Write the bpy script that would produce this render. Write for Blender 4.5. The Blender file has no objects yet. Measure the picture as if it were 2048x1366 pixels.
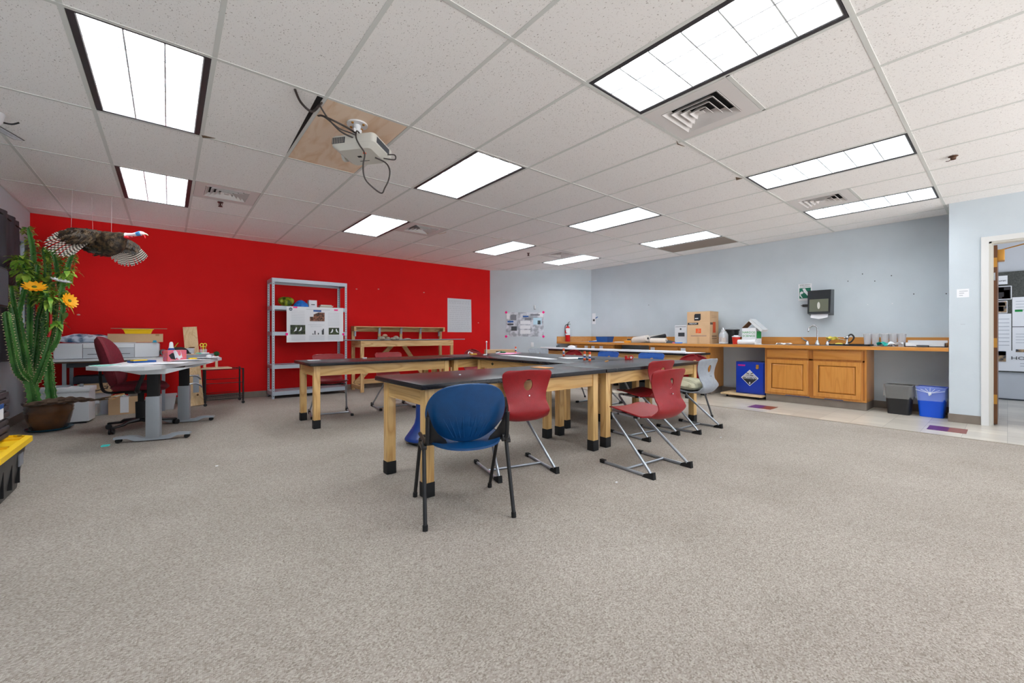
import bpy, bmesh, math, random
from math import sin, cos, pi, radians as R, sqrt, atan2
from mathutils import Vector, Matrix
random.seed(7)
scene = bpy.context.scene
COL = scene.collection

# ---------------------------------------------------------------- camera
cam_d = bpy.data.cameras.new('camera'); cam = bpy.data.objects.new('camera', cam_d); COL.objects.link(cam)
cam_d.sensor_width = 36.0; cam_d.lens = 825.6/2048*36
cam_d.shift_y = -(683-670.7)/2048
cam_d.clip_start = .05; cam_d.clip_end = 200
cam.location = (0, 0, 1.0476); cam.rotation_euler = (R(90), 0, R(50.2-90))
scene.camera = cam

# ---------------------------------------------------------------- sky beyond the window, added glow through the open rear of the room
world = bpy.data.worlds.new('sky'); scene.world = world; world.use_nodes = True
nt = world.node_tree; nt.nodes.clear()
wo = nt.nodes.new('ShaderNodeOutputWorld'); wb = nt.nodes.new('ShaderNodeBackground')
tc = nt.nodes.new('ShaderNodeTexCoord'); sx = nt.nodes.new('ShaderNodeSeparateXYZ'); rp = nt.nodes.new('ShaderNodeValToRGB')
mp = nt.nodes.new('ShaderNodeMapRange'); mp.inputs[1].default_value = -1; mp.inputs[2].default_value = 1
nt.links.new(tc.outputs['Generated'], sx.inputs[0]); nt.links.new(sx.outputs[2], mp.inputs[0]); nt.links.new(mp.outputs[0], rp.inputs[0])
nt.links.new(rp.outputs[0], wb.inputs[0]); nt.links.new(wb.outputs[0], wo.inputs[0])
# glow added below the horizon to brighten the ceiling, blue sky above it
WORLD_STRENGTH = 4.5
e = rp.color_ramp.elements
e[0].position = 0.0; e[0].color = (1.0, .98, .97, 1); e[1].position = 1.0; e[1].color = (.03, .06, .14, 1)
for p_, c_ in ((.49, (1.0, .98, .97, 1)), (.505, (.12, .15, .19, 1)), (.6, (.065, .11, .19, 1))):
    n_ = e.new(p_); n_.color = c_
wb.inputs[1].default_value = WORLD_STRENGTH

# ---------------------------------------------------------------- exposure
scene.view_settings.view_transform = 'Standard'; scene.view_settings.look = 'None'
scene.view_settings.gamma = 1; scene.view_settings.exposure = 0.1
scene.view_settings.use_curve_mapping = False
scene.cycles.use_denoising = True
scene.cycles.max_bounces = 10; scene.cycles.diffuse_bounces = 6
scene.cycles.sample_clamp_indirect = 8
LAMP = 17.0          # radiance of the lit troffer panels

# ---------------------------------------------------------------- colour and materials
def lin(c):
    c = c/255.0
    return c/12.92 if c <= .04045 else ((c+.055)/1.055)**2.4
def rgb(r, g, b): return (lin(r), lin(g), lin(b), 1)
_M = {}
def mat(name, col, rough=.5, metal=0, spec=.5, alpha=None, trans=0, emit=None, es=0, coat=0, sheen=0):
    if name in _M: return _M[name]
    m = bpy.data.materials.new(name); m.use_nodes = True; b = m.node_tree.nodes['Principled BSDF']
    b.inputs['Base Color'].default_value = rgb(*col); b.inputs['Roughness'].default_value = rough
    b.inputs['Metallic'].default_value = metal; b.inputs['Specular IOR Level'].default_value = spec
    if trans: b.inputs['Transmission Weight'].default_value = trans
    if alpha is not None: b.inputs['Alpha'].default_value = alpha
    if emit: b.inputs['Emission Color'].default_value = rgb(*emit); b.inputs['Emission Strength'].default_value = es
    if coat: b.inputs['Coat Weight'].default_value = coat
    _M[name] = m
    return m
def _n(m, t, **k):
    n = m.node_tree.nodes.new(t)
    for a, v in k.items(): setattr(n, a, v)
    return n
def _l(m, a, b): m.node_tree.links.new(a, b)
def noisy(name, c1, c2, scale=(1, 1, 1), nscale=8, rough=.6, detail=4, bump=0, bscale=None, lo=.35, hi=.65, metal=0, spec=.5, dist=0, coat=0, coord='Object'):
    """two colours mixed by a stretched noise"""
    if name in _M: return _M[name]
    m = mat(name, c1, rough, metal, spec, coat=coat); b = m.node_tree.nodes['Principled BSDF']
    t = _n(m, 'ShaderNodeTexCoord'); mpn = _n(m, 'ShaderNodeMapping'); mpn.inputs['Scale'].default_value = scale
    nz = _n(m, 'ShaderNodeTexNoise'); nz.inputs['Scale'].default_value = nscale; nz.inputs['Detail'].default_value = detail; nz.inputs['Distortion'].default_value = dist
    cr = _n(m, 'ShaderNodeValToRGB'); cr.color_ramp.elements[0].position = lo; cr.color_ramp.elements[1].position = hi
    cr.color_ramp.elements[0].color = rgb(*c1); cr.color_ramp.elements[1].color = rgb(*c2)
    _l(m, t.outputs[coord], mpn.inputs[0]); _l(m, mpn.outputs[0], nz.inputs[0]); _l(m, nz.outputs[0], cr.inputs[0]); _l(m, cr.outputs[0], b.inputs['Base Color'])
    if bump:
        bp = _n(m, 'ShaderNodeBump'); bp.inputs['Strength'].default_value = bump; bp.inputs['Distance'].default_value = .01
        src = nz.outputs[0]
        if bscale:
            n2 = _n(m, 'ShaderNodeTexNoise'); n2.inputs['Scale'].default_value = bscale; _l(m, t.outputs[coord], n2.inputs[0]); src = n2.outputs[0]
        _l(m, src, bp.inputs['Height']); _l(m, bp.outputs[0], b.inputs['Normal'])
    return m
def wood(name, c1, c2, axis='x', rough=.42, ring=9, coat=.15, seed=0):
    """growth rings stretched along one axis plus fine pores"""
    key = name+'_'+axis
    if key in _M: return _M[key]
    m = mat(key, c1, rough, coat=coat); b = m.node_tree.nodes['Principled BSDF']
    t = _n(m, 'ShaderNodeTexCoord'); mpn = _n(m, 'ShaderNodeMapping')
    sc = {'x': (.45, 4, 4), 'y': (4, .45, 4), 'z': (4, 4, .45)}[axis]; mpn.inputs['Scale'].default_value = sc; mpn.inputs['Location'].default_value = (seed, seed*.7, seed*.3)
    n1 = _n(m, 'ShaderNodeTexNoise'); n1.inputs['Scale'].default_value = 1.6; n1.inputs['Detail'].default_value = 2; n1.inputs['Distortion'].default_value = .4
    mul = _n(m, 'ShaderNodeMath', operation='MULTIPLY'); mul.inputs[1].default_value = ring
    fr = _n(m, 'ShaderNodeMath', operation='PINGPONG'); fr.inputs[1].default_value = .5
    cr = _n(m, 'ShaderNodeValToRGB'); cr.color_ramp.elements[0].color = rgb(*c2); cr.color_ramp.elements[1].color = rgb(*c1); cr.color_ramp.elements[0].position = .0; cr.color_ramp.elements[1].position = .28
    mp2 = _n(m, 'ShaderNodeMapping'); mp2.inputs['Scale'].default_value = tuple(s*30 if s > 1 else s*6 for s in sc)
    n2 = _n(m, 'ShaderNodeTexNoise'); n2.inputs['Scale'].default_value = 1.2; n2.inputs['Detail'].default_value = 3
    mx = _n(m, 'ShaderNodeMixRGB', blend_type='MULTIPLY'); mx.inputs[0].default_value = .35
    c2r = _n(m, 'ShaderNodeValToRGB'); c2r.color_ramp.elements[0].position = .35; c2r.color_ramp.elements[1].position = .6; c2r.color_ramp.elements[0].color = (.72, .66, .6, 1); c2r.color_ramp.elements[1].color = (1, 1, 1, 1)
    for a_, b_ in ((t.outputs['Object'], mpn.inputs[0]), (mpn.outputs[0], n1.inputs[0]), (n1.outputs[0], mul.inputs[0]), (mul.outputs[0], fr.inputs[0]), (fr.outputs[0], cr.inputs[0]),
                   (t.outputs['Object'], mp2.inputs[0]), (mp2.outputs[0], n2.inputs[0]), (n2.outputs[0], c2r.inputs[0]), (cr.outputs[0], mx.inputs[1]), (c2r.outputs[0], mx.inputs[2]), (mx.outputs[0], b.inputs['Base Color'])):
        _l(m, a_, b_)
    return m

# ---------------------------------------------------------------- mesh builder
class MB:
    def __init__(s): s.v = []; s.f = []; s.m = []; s.M = Matrix()
    def at(s, loc=(0, 0, 0), rz=0, rx=0, ry=0):
        s.M = Matrix.Translation(loc) @ Matrix.Rotation(rz, 4, 'Z') @ Matrix.Rotation(ry, 4, 'Y') @ Matrix.Rotation(rx, 4, 'X'); return s
    def add(s, vs, fs, m=0):
        o = len(s.v); s.v += [tuple(s.M @ Vector(p)) for p in vs]; s.f += [tuple(i+o for i in f) for f in fs]; s.m += [m]*len(fs); return s
    def box(s, x0, x1, y0, y1, z0, z1, m=0, b=0):
        if b:
            bm = bmesh.new(); bmesh.ops.create_cube(bm, size=1)
            for v in bm.verts: v.co = Vector(((x0+x1)/2+v.co.x*(x1-x0), (y0+y1)/2+v.co.y*(y1-y0), (z0+z1)/2+v.co.z*(z1-z0)))
            bmesh.ops.bevel(bm, geom=list(bm.edges), offset=min(b, .49*min(abs(x1-x0), abs(y1-y0), abs(z1-z0))), segments=2, affect='EDGES', profile=.6)
            bm.verts.index_update()
            s.add([v.co[:] for v in bm.verts], [[v.index for v in f.verts] for f in bm.faces], m); bm.free(); return s
        return s.add([(x0, y0, z0), (x1, y0, z0), (x1, y1, z0), (x0, y1, z0), (x0, y0, z1), (x1, y0, z1), (x1, y1, z1), (x0, y1, z1)],
                     [(0, 3, 2, 1), (4, 5, 6, 7), (0, 1, 5, 4), (1, 2, 6, 5), (2, 3, 7, 6), (3, 0, 4, 7)], m)
    def prism(s, poly, z0, z1, m=0):
        n = len(poly); a = sum(poly[i][0]*poly[(i+1) % n][1]-poly[(i+1) % n][0]*poly[i][1] for i in range(n))
        if a < 0: poly = poly[::-1]
        return s.add([(x, y, z0) for x, y in poly]+[(x, y, z1) for x, y in poly],
                     [tuple(range(n-1, -1, -1)), tuple(range(n, 2*n))]+[(i, (i+1) % n, n+(i+1) % n, n+i) for i in range(n)], m)
    def rings(s, rings, m=0, cap=True, closed=True):
        n = len(rings[0]); vs = [p for r in rings for p in r]; fs = []
        for k in range(len(rings)-1):
            for i in range(n if closed else n-1): fs.append((k*n+i, k*n+(i+1) % n, (k+1)*n+(i+1) % n, (k+1)*n+i))
        if cap and closed: fs += [tuple(range(n-1, -1, -1)), tuple(range((len(rings)-1)*n, len(rings)*n))]
        return s.add(vs, fs, m)
    def tube(s, pts, r, n=8, m=0, cap=True, flat=1):
        P = [Vector(p) for p in pts]; rr = r if isinstance(r, (list, tuple)) else [r]*len(P); out = []
        t = (P[1]-P[0]).normalized(); up = Vector((0, 0, 1)) if abs(t.z) < .9 else Vector((1, 0, 0)); u = t.cross(up).normalized()
        for i, p in enumerate(P):
            a = (P[i]-P[i-1]) if i else (P[1]-P[0]); b = (P[i+1]-P[i]) if i < len(P)-1 else a
            t = (a.normalized()+b.normalized()); t = t.normalized() if t.length > 1e-6 else a.normalized()
            u = (u-t*u.dot(t)).normalized(); w = t.cross(u)
            out.append([p+(u*cos(2*pi*k/n)+w*sin(2*pi*k/n)*flat)*rr[i] for k in range(n)])
        return s.rings(out, m, cap)
    def cyl(s, p0, p1, r0, r1=None, n=16, m=0, cap=True): return s.tube([p0, p1], [r0, r0 if r1 is None else r1], n, m, cap)
    def lathe(s, prof, c=(0, 0, 0), n=24, m=0, cap=False, sx=1, sy=1):
        return s.rings([[(c[0]+r*cos(2*pi*k/n)*sx, c[1]+r*sin(2*pi*k/n)*sy, c[2]+z) for k in range(n)] for r, z in prof], m, cap)
    def sph(s, c, r, n=14, m=0, sq=None):
        sq = sq or (1, 1, 1); h = max(5, n//2)
        rr = [[(c[0]+r*sq[0]*sin(pi*j/h)*cos(2*pi*k/n), c[1]+r*sq[1]*sin(pi*j/h)*sin(2*pi*k/n), c[2]-r*sq[2]*cos(pi*j/h)) for k in range(n)] for j in range(1, h)]
        o = len(s.v); s.rings(rr, m, False)
        s.add([(c[0], c[1], c[2]-r*sq[2]), (c[0], c[1], c[2]+r*sq[2])], [], m); bi = len(s.v)-2
        L = (h-2)*n
        for k in range(n):
            s.f += [(bi, o+(k+1) % n, o+k), (bi+1, o+L+k, o+L+(k+1) % n)]; s.m += [m, m]
        return s
    def grid(s, fn, nu, nv, m=0, mf=None):
        vs = [tuple(fn(i/nu, j/nv)) for j in range(nv+1) for i in range(nu+1)]
        fs = [(j*(nu+1)+i, j*(nu+1)+i+1, (j+1)*(nu+1)+i+1, (j+1)*(nu+1)+i) for j in range(nv) for i in range(nu)]
        s.add(vs, fs, m)
        if mf:
            k = len(s.m)-len(fs)
            for j in range(nv):
                for i in range(nu): s.m[k+j*nu+i] = mf(i, j)
        return s
    def mesh(s, name, mats, ang=40, solid=0, fix=True):
        me = bpy.data.meshes.new(name); me.from_pydata(s.v, [], s.f)
        for m in (mats if isinstance(mats, (list, tuple)) else [mats]): me.materials.append(m)
        me.polygons.foreach_set('material_index', s.m)
        if fix or solid:
            bm = bmesh.new(); bm.from_mesh(me)
            if solid: bmesh.ops.solidify(bm, geom=bm.faces[:], thickness=solid)
            bmesh.ops.recalc_face_normals(bm, faces=bm.faces); bm.to_mesh(me); bm.free()
        me.polygons.foreach_set('use_smooth', [True]*len(me.polygons)); me.set_sharp_from_angle(angle=R(ang)); me.update()
        return me
    def build(s, name, mats, parent=None, loc=None, rz=0, ang=40, solid=0, fix=True):
        o = bpy.data.objects.new(name, s.mesh(name, mats, ang, solid, fix)); COL.objects.link(o)
        if parent: o.parent = parent
        if loc: o.location = loc
        if rz: o.rotation_euler = (0, 0, rz)
        return o
def tag(o, label=None, cat=None, group=None, kind=None):
    if label: o['label'] = label
    if cat: o['category'] = cat
    if group: o['group'] = group
    if kind: o['kind'] = kind
    return o
def thing(name, label, cat, loc=(0, 0, 0), rz=0, group=None):
    o = bpy.data.objects.new(name, None); o.empty_display_size = .1; COL.objects.link(o); o.location = loc; o.rotation_euler = (0, 0, rz)
    return tag(o, label, cat, group)
def struct(mb, name, mats, **k): return tag(mb.build(name, mats, **k), kind='structure')
def copy_tree(o, parent=None):
    c = o.copy(); COL.objects.link(c)
    if parent: c.parent = parent
    for ch in list(o.children): copy_tree(ch, c)
    return c
def text(s, size, loc, rot, m, parent=None, name='lettering', thick=.0006, align='CENTER', stretch=1.0, label=None):
    cu = bpy.data.curves.new(name, 'FONT'); cu.body = s; cu.size = size; cu.align_x = align; cu.align_y = 'CENTER'; cu.extrude = thick; cu.resolution_u = 2
    t_ = bpy.data.objects.new(name, cu); COL.objects.link(t_); bpy.context.view_layer.update()
    me = bpy.data.meshes.new_from_object(t_.evaluated_get(bpy.context.evaluated_depsgraph_get())); COL.objects.unlink(t_); bpy.data.objects.remove(t_)
    for v in me.vertices: v.co.x *= stretch
    me.name = name; me.materials.clear(); me.materials.append(m)
    o = bpy.data.objects.new(name, me); COL.objects.link(o); o.location = loc; o.rotation_euler = rot
    if parent: o.parent = parent
    return o
def smooth(pts, n=6, closed=False):
    P = [Vector(p) for p in pts]; out = []
    for i in range(len(P)-1):
        a, b, c, d = P[max(i-1, 0)], P[i], P[i+1], P[min(i+2, len(P)-1)]
        for k in range(n):
            t = k/n; out.append(.5*((2*b)+(c-a)*t+(2*a-5*b+4*c-d)*t*t+(3*b-3*c+d-a)*t**3))
    out.append(P[-1]); return out
def fillet(pts, r, n=5):
    P = [Vector(p) for p in pts]; out = [P[0]]
    for i in range(1, len(P)-1):
        a = (P[i-1]-P[i]); b = (P[i+1]-P[i]); d = min(r, a.length*.45, b.length*.45); p = P[i]+a.normalized()*d; q = P[i]+b.normalized()*d
        for k in range(n+1):
            t = k/n; out.append(p*(1-t)**2+P[i]*2*t*(1-t)+q*t*t)
    out.append(P[-1]); return out

# ---------------------------------------------------------------- palette
m_black = mat('black_plastic', (22, 22, 24), .45); m_blackmat = mat('black_matte', (18, 18, 19), .8); m_white = mat('white_plastic', (225, 228, 232), .4)
m_paper = mat('paper', (232, 234, 238), .8, spec=.2); m_chrome = mat('chrome', (200, 203, 208), .18, 1); m_steel = mat('silver_paint', (150, 155, 162), .35, .7)
m_dgrey = mat('dark_grey', (62, 66, 72), .6); m_grey = mat('mid_grey', (140, 145, 152), .5); m_pink = mat('pink_tape', (255, 20, 140), .6)
m_card = noisy('cardboard', (198, 164, 126), (206, 172, 134), (1, 1, 1), 5, .85); m_ink = mat('ink', (30, 32, 38), .7); m_faint = mat('faint_ink', (170, 175, 184), .8)
m_yellow = mat('yellow_plastic', (250, 205, 20), .4); m_green = mat('green_print', (20, 150, 70), .7); m_orange = mat('orange_print', (235, 90, 30), .6)
m_blue = mat('blue_plastic', (20, 85, 160), .4); m_redp = mat('red_plastic', (205, 30, 30), .4)
m_clear = mat('clear_plastic', (235, 240, 245), .12, trans=.0, alpha=.28, spec=.6)
oak = ((224, 184, 120), (202, 156, 94)); pine = ((222, 184, 132), (196, 150, 96)); honey = ((206, 142, 66), (196, 130, 56))
# ================================================================ ROOM SHELL
CH = 2.647; XL, XR, YB = -1.385, 7.93, 8.17; XD = 7.30; YD = .455
def wallmat(name, c, c2):
    return noisy(name, c, c2, (1, 1, 1), 3, .75, 3, bump=.12, bscale=160, spec=.25)
m_wg = wallmat('wall_grey', (196, 206, 213), (200, 210, 217)); m_wr = wallmat('wall_red', (214, 14, 16), (218, 16, 18))
m_lower = m_wg
m_base = noisy('baseboard_vinyl', (122, 112, 102), (134, 124, 114), (1, 1, 1), 5, .5); m_trim = mat('white_trim', (218, 219, 218), .45)
# carpet : looped beige pile
m_carpet = bpy.data.materials.new('carpet'); m_carpet.use_nodes = True; mm = m_carpet; bs = mm.node_tree.nodes['Principled BSDF']; bs.inputs['Roughness'].default_value = .95; bs.inputs['Specular IOR Level'].default_value = .08
t_ = _n(mm, 'ShaderNodeTexCoord'); vo = _n(mm, 'ShaderNodeTexVoronoi'); vo.inputs['Scale'].default_value = 185; vo.inputs['Randomness'].default_value = .45
mpp = _n(mm, 'ShaderNodeMapping'); mpp.inputs['Scale'].default_value = (1, 1.25, 1); mpp.inputs['Rotation'].default_value = (0, 0, R(3))
hs = _n(mm, 'ShaderNodeSeparateColor'); cr = _n(mm, 'ShaderNodeValToRGB'); ce = cr.color_ramp
ce.elements[0].position = 0; ce.elements[0].color = rgb(134, 126, 117); ce.elements[1].position = 1; ce.elements[1].color = rgb(184, 177, 169)
for p_, c_ in ((.2, (154, 146, 137)), (.6, (165, 157, 149))): q = ce.elements.new(p_); q.color = rgb(*c_)
nz = _n(mm, 'ShaderNodeTexNoise'); nz.inputs['Scale'].default_value = 1.3; nz.inputs['Detail'].default_value = 5
c2 = _n(mm, 'ShaderNodeValToRGB'); c2.color_ramp.elements[0].position = .3; c2.color_ramp.elements[1].position = .7; c2.color_ramp.elements[0].color = (.84, .83, .82, 1); c2.color_ramp.elements[1].color = (1, 1, 1, 1)
mx = _n(mm, 'ShaderNodeMixRGB', blend_type='MULTIPLY'); mx.inputs[0].default_value = 1
bp = _n(mm, 'ShaderNodeBump'); bp.inputs['Strength'].default_value = .6; bp.inputs['Distance'].default_value = .004; bp.invert = True
for a_, b_ in ((t_.outputs['Object'], mpp.inputs[0]), (mpp.outputs[0], vo.inputs[0]), (vo.outputs['Color'], hs.inputs[0]), (hs.outputs[0], cr.inputs[0]), (t_.outputs['Object'], nz.inputs[0]), (nz.outputs[0], c2.inputs[0]),
               (cr.outputs[0], mx.inputs[1]), (c2.outputs[0], mx.inputs[2]), (mx.outputs[0], bs.inputs['Base Color']), (vo.outputs['Distance'], bp.inputs['Height']), (bp.outputs[0], bs.inputs['Normal'])): _l(mm, a_, b_)
# vinyl tiles : streaky beige squares
m_tile = bpy.data.materials.new('vinyl_tile'); m_tile.use_nodes = True; mm = m_tile; bs = mm.node_tree.nodes['Principled BSDF']; bs.inputs['Roughness'].default_value = .28
t_ = _n(mm, 'ShaderNodeTexCoord'); br = _n(mm, 'ShaderNodeTexBrick'); br.inputs['Scale'].default_value = 1; br.offset = 0; br.inputs['Mortar Size'].default_value = .0016; br.inputs['Brick Width'].default_value = .3048; br.inputs['Row Height'].default_value = .3048
br.inputs['Color1'].default_value = rgb(214, 208, 196); br.inputs['Color2'].default_value = rgb(190, 184, 174); br.inputs['Mortar'].default_value = rgb(140, 134, 126)
mpp = _n(mm, 'ShaderNodeMapping'); mpp.inputs['Scale'].default_value = (14, 2, 1)
nz = _n(mm, 'ShaderNodeTexNoise'); nz.inputs['Scale'].default_value = 1.3; nz.inputs['Detail'].default_value = 3
c2 = _n(mm, 'ShaderNodeValToRGB'); c2.color_ramp.elements[0].position = .35; c2.color_ramp.elements[1].position = .65; c2.color_ramp.elements[0].color = (.8, .79, .78, 1); c2.color_ramp.elements[1].color = (1, 1, 1, 1)
mx = _n(mm, 'ShaderNodeMixRGB', blend_type='MULTIPLY'); mx.inputs[0].default_value = .8
for a_, b_ in ((t_.outputs['Object'], br.inputs[0]), (t_.outputs['Object'], mpp.inputs[0]), (mpp.outputs[0], nz.inputs[0]), (nz.outputs[0], c2.inputs[0]), (br.outputs[0], mx.inputs[1]), (c2.outputs[0], mx.inputs[2]), (mx.outputs[0], bs.inputs['Base Color'])): _l(mm, a_, b_)
# ceiling tile : off white with fissures
m_ceil = bpy.data.materials.new('ceiling_tile'); m_ceil.use_nodes = True; mm = m_ceil; bs = mm.node_tree.nodes['Principled BSDF']; bs.inputs['Roughness'].default_value = .95; bs.inputs['Specular IOR Level'].default_value = .1
t_ = _n(mm, 'ShaderNodeTexCoord'); mpp = _n(mm, 'ShaderNodeMapping'); mpp.inputs['Scale'].default_value = (1.6, 1, 1); mpp.inputs['Rotation'].default_value = (0, 0, R(20))
nz = _n(mm, 'ShaderNodeTexNoise'); nz.inputs['Scale'].default_value = 95; nz.inputs['Detail'].default_value = 3; nz.inputs['Roughness'].default_value = .6
c2 = _n(mm, 'ShaderNodeValToRGB'); c2.color_ramp.elements[0].position = .31; c2.color_ramp.elements[1].position = .37; c2.color_ramp.elements[0].color = rgb(150, 140, 134); c2.color_ramp.elements[1].color = rgb(248, 246, 244)
bp = _n(mm, 'ShaderNodeBump'); bp.inputs['Strength'].default_value = .5; bp.inputs['Distance'].default_value = .004
for a_, b_ in ((t_.outputs['Object'], mpp.inputs[0]), (mpp.outputs[0], nz.inputs[0]), (nz.outputs[0], c2.inputs[0]), (c2.outputs[0], bs.inputs['Base Color']), (nz.outputs[0], bp.inputs['Height']), (bp.outputs[0], bs.inputs['Normal'])): _l(mm, a_, b_)
m_tbar = mat('ceiling_grid_paint', (216, 218, 214), .6)

CE = 6.22   # carpet edge
f = MB().box(XL-.12, CE, -3.0, 8.3, -.1, 0); struct(f, 'floor', m_carpet)
f = MB().box(CE, 13.6, -3.0, 8.3, -.1, -.001); struct(f, 'floor', m_tile)
f = MB().box(CE-.012, CE+.012, -2.2, 7.9, 0, .004); struct(f, 'trim_1', mat('carpet_strip', (150, 140, 128), .5))
m_acc1 = mat('tile_purple', (94, 36, 96), .35); m_acc2 = mat('tile_brown', (126, 54, 46), .35)
for y0, y1 in ((.28, .58), (2.14, 2.44)):
    g = 'purple and maroon accent tiles'
    f = MB().box(6.52, 6.83, y1-.16, y1, -.001, .0015); tag(f.build('floor_tile', m_acc1), 'purple half of accent tile in floor '+('near the doorway' if y0 < 1 else 'near the corrosives cabinet'), 'floor tile', g, 'structure')
    f = MB().box(6.52, 6.83, y0, y1-.16, -.001, .0015); tag(f.build('floor_tile', m_acc2), 'maroon half of accent tile in floor '+('near the doorway' if y0 < 1 else 'near the corrosives cabinet'), 'floor tile', g, 'structure')
# walls
struct(MB().box(XL-.12, 6.1, YB, YB+.12, 0, 2.8), 'wall_back', m_wr)
chn = Vector((1.83, -1.67)).normalized()      # direction of the chamfer wall
struct(MB().prism([(6.1, 8.17), (7.93, 6.5), (8.05, 6.6), (6.2, 8.29)], 0, 2.8), 'wall_chamfer', m_wg)
struct(MB().box(XR, XR+.12, YD-.12, 6.62, 0, 2.8), 'wall_right', m_wg)
f = MB().box(XD, XR+.12, YD-.12, YD, 0, 2.8); f.box(XD, XD+.13, .137, YD-.12, 0, 2.8).box(XD, XD+.13, -.80, .137, 2.13, 2.8).box(XD, XD+.13, -4.5, -.80, 0, 2.8)
struct(f, 'wall_door', m_wg)
WY0, WY1, WZ0, WZ1 = 6.15, 7.9, .95, 2.22
f = MB().box(XL-.12, XL, -4.5, WY0, 0, 2.8).box(XL-.12, XL, WY1, YB, 0, 2.8).box(XL-.12, XL, WY0, WY1, 0, WZ0).box(XL-.12, XL, WY0, WY1, WZ1, 2.8)
struct(f, 'wall_left', m_wg)
# baseboards
bb = lambda mb, n: struct(mb, n, m_base)
bb(MB().box(XL, 6.1, YB-.008, YB, 0, .1), 'baseboard_back')
bb(MB().prism([(6.1, 8.162), (7.925, 6.497), (7.93, 6.503), (6.1, 8.17)], 0, .1), 'baseboard_chamfer')
bb(MB().box(XR-.008, XR, YD, 6.5, 0, .1), 'baseboard_right')
bb(MB().box(XD-.008, XD, .2, YD, 0, .1).box(XD-.008, XR, YD, YD+.008, 0, .1), 'baseboard_door')
bb(MB().box(XL, XL+.008, -4.5, YB, 0, .1), 'baseboard_left')
# door casing
w = thing('door_frame', None, None, (XD, 0, 0)); tag(w, kind='structure')
MB().box(-.015, 0, .137, .197, 0, 2.19).box(-.015, 0, -.86, -.80, 0, 2.19).box(-.015, 0, -.80, .137, 2.13, 2.19).build('casing', m_trim, w)
MB().box(0, .13, .117, .137, 0, 2.13).box(0, .13, -.80, -.78, 0, 2.13).box(0, .13, -.80, .137, 2.11, 2.13).box(.05, .085, .103, .117, 0, 2.11).build('jamb', mat('jamb_cream', (200, 198, 190), .5), w)
w.name = 'trim_2'
# open door leaf, edge on to the room
m_dw = wood('door_wood', (104, 62, 26), (80, 46, 18), 'z', ring=5)
m_brass = mat('antique_brass', (190, 138, 62), .4, .6)
d = thing('door_1', None, None, (7.425, .105, 0)); tag(d, kind='structure')
MB().box(0, .91, -.03, .03, .01, 2.1).build('door_leaf', m_dw, d)
for z in (.3, .96, 1.9):
    h = MB().box(-.004, .0, -.028, .028, z-.055, z+.055)
    for k in (-.035, .035): h.cyl((-.0055, .008, z+k), (-.004, .008, z+k), .004, n=8, m=1)
    h.build('hinge', [m_brass, m_ink], d)
MB().box(-.006, 0, -.014, .014, 1.69, 1.78).cyl((-.02, 0, 1.74), (0, 0, 1.74), .009, n=10).build('latch_plate', m_chrome, d)
cl = MB().box(.02, .2, -.085, -.022, 1.92, 2.05, b=.01); cl.tube([(.1, -.05, 2.05), (.0, -.3, 2.1), (-.05, -.36, 2.12)], .007, 6); cl.box(-.07, .0, -.42, -.34, 2.1, 2.125, b=.005)
cl.build('door_closer', m_brass, d)
# room beyond the doorway
m_w2 = wallmat('wall_pale', (196, 200, 206), (200, 204, 210))
struct(MB().box(10.5, 10.62, -2.2, 3, 0, 2.8), 'wall_corridor', m_w2)
struct(MB().box(XR+.12, 10.6, YD-.12, YD, 0, 2.8), 'wall_corridor_side', m_w2)
struct(MB().box(XD+.13, 10.6, -2.2, YD-.12, 2.647, 2.7), 'ceiling', m_ceil)
struct(MB().box(10.492, 10.5, -2.2, 1.5, 0, .02), 'baseboard_corridor', m_dgrey)

# ---------------------------------------------------------------- ceiling lattice 2 ft x 4 ft
GX = lambda i: .8163+.6096*i
GY = lambda j: 1.7145+1.2192*j
lights = [(-2, 1), (2, -1), (-2, 3), (2, 1), (6, -1), (9, -1), (6, 1), (2, 3), (6, 3), (9, 3), (9, 1), (-2, -1), (2, -3), (6, -3)]
vents = {(3, -1): 1, (-1, 3): 0, (3, 3): 0, (8, -1): 1, (8, 3): 0}      # half of the cell that holds the diffuser
def xmax(y): return XD if y < YD-.01 else XR
tl = MB(); gb = MB()
for i in range(-4, 12):
    for j in range(-6, 6):
        x0, x1 = max(GX(i), XL), GX(i+1)
        if (i, j) in lights or (i, j) == (10, 1) or (i, j) == (0, 1): continue
        for h in (0, 1):
            if vents.get((i, j)) == h: continue
            y0 = GY(j)+.6096*h; y1 = y0+.6096
            if y0 > YB: continue
            for ya, yb in ([(y0, YD), (YD, y1)] if y0 < YD < y1 else [(y0, y1)]):
                xx = min(x1, xmax((ya+yb)/2)); yb2 = min(yb, YB)
                if xx > x0: tl.box(x0+.0005, xx, ya, yb2, CH+.0022, CH+.02)
# scattered missing corner of a tile shows as a dark gap near the cables: a slim slot beside the plywood panel
for i in range(-4, 13):
    x = GX(i)
    if XL < x < XR: gb.box(x-.012, x+.012, YD if x > XD else -4.5, YB, CH, CH+.006)
for j in range(-5, 6):
    y = GY(j)
    if y < YB: gb.box(XL, xmax(y), y-.012, y+.012, CH-.0006, CH+.005)
for (i, j), h in vents.items():
    y = GY(j)+.6096; gb.box(GX(i), min(GX(i+1), xmax(y)), y-.012, y+.012, CH, CH+.005)
gb.box(XL, XL+.02, -4.5, YB, CH, CH+.005).box(XL, 6.2, YB-.02, YB, CH, CH+.005).box(XR-.02, XR, YD, 6.6, CH, CH+.005)
struct(tl, 'ceiling', m_ceil); struct(gb, 'ceiling_grid', m_tbar)
struct(MB().box(XL-.12, 8.05, -4.5, 8.3, CH+.16, CH+.2), 'ceiling_deck', m_blackmat)

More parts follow.
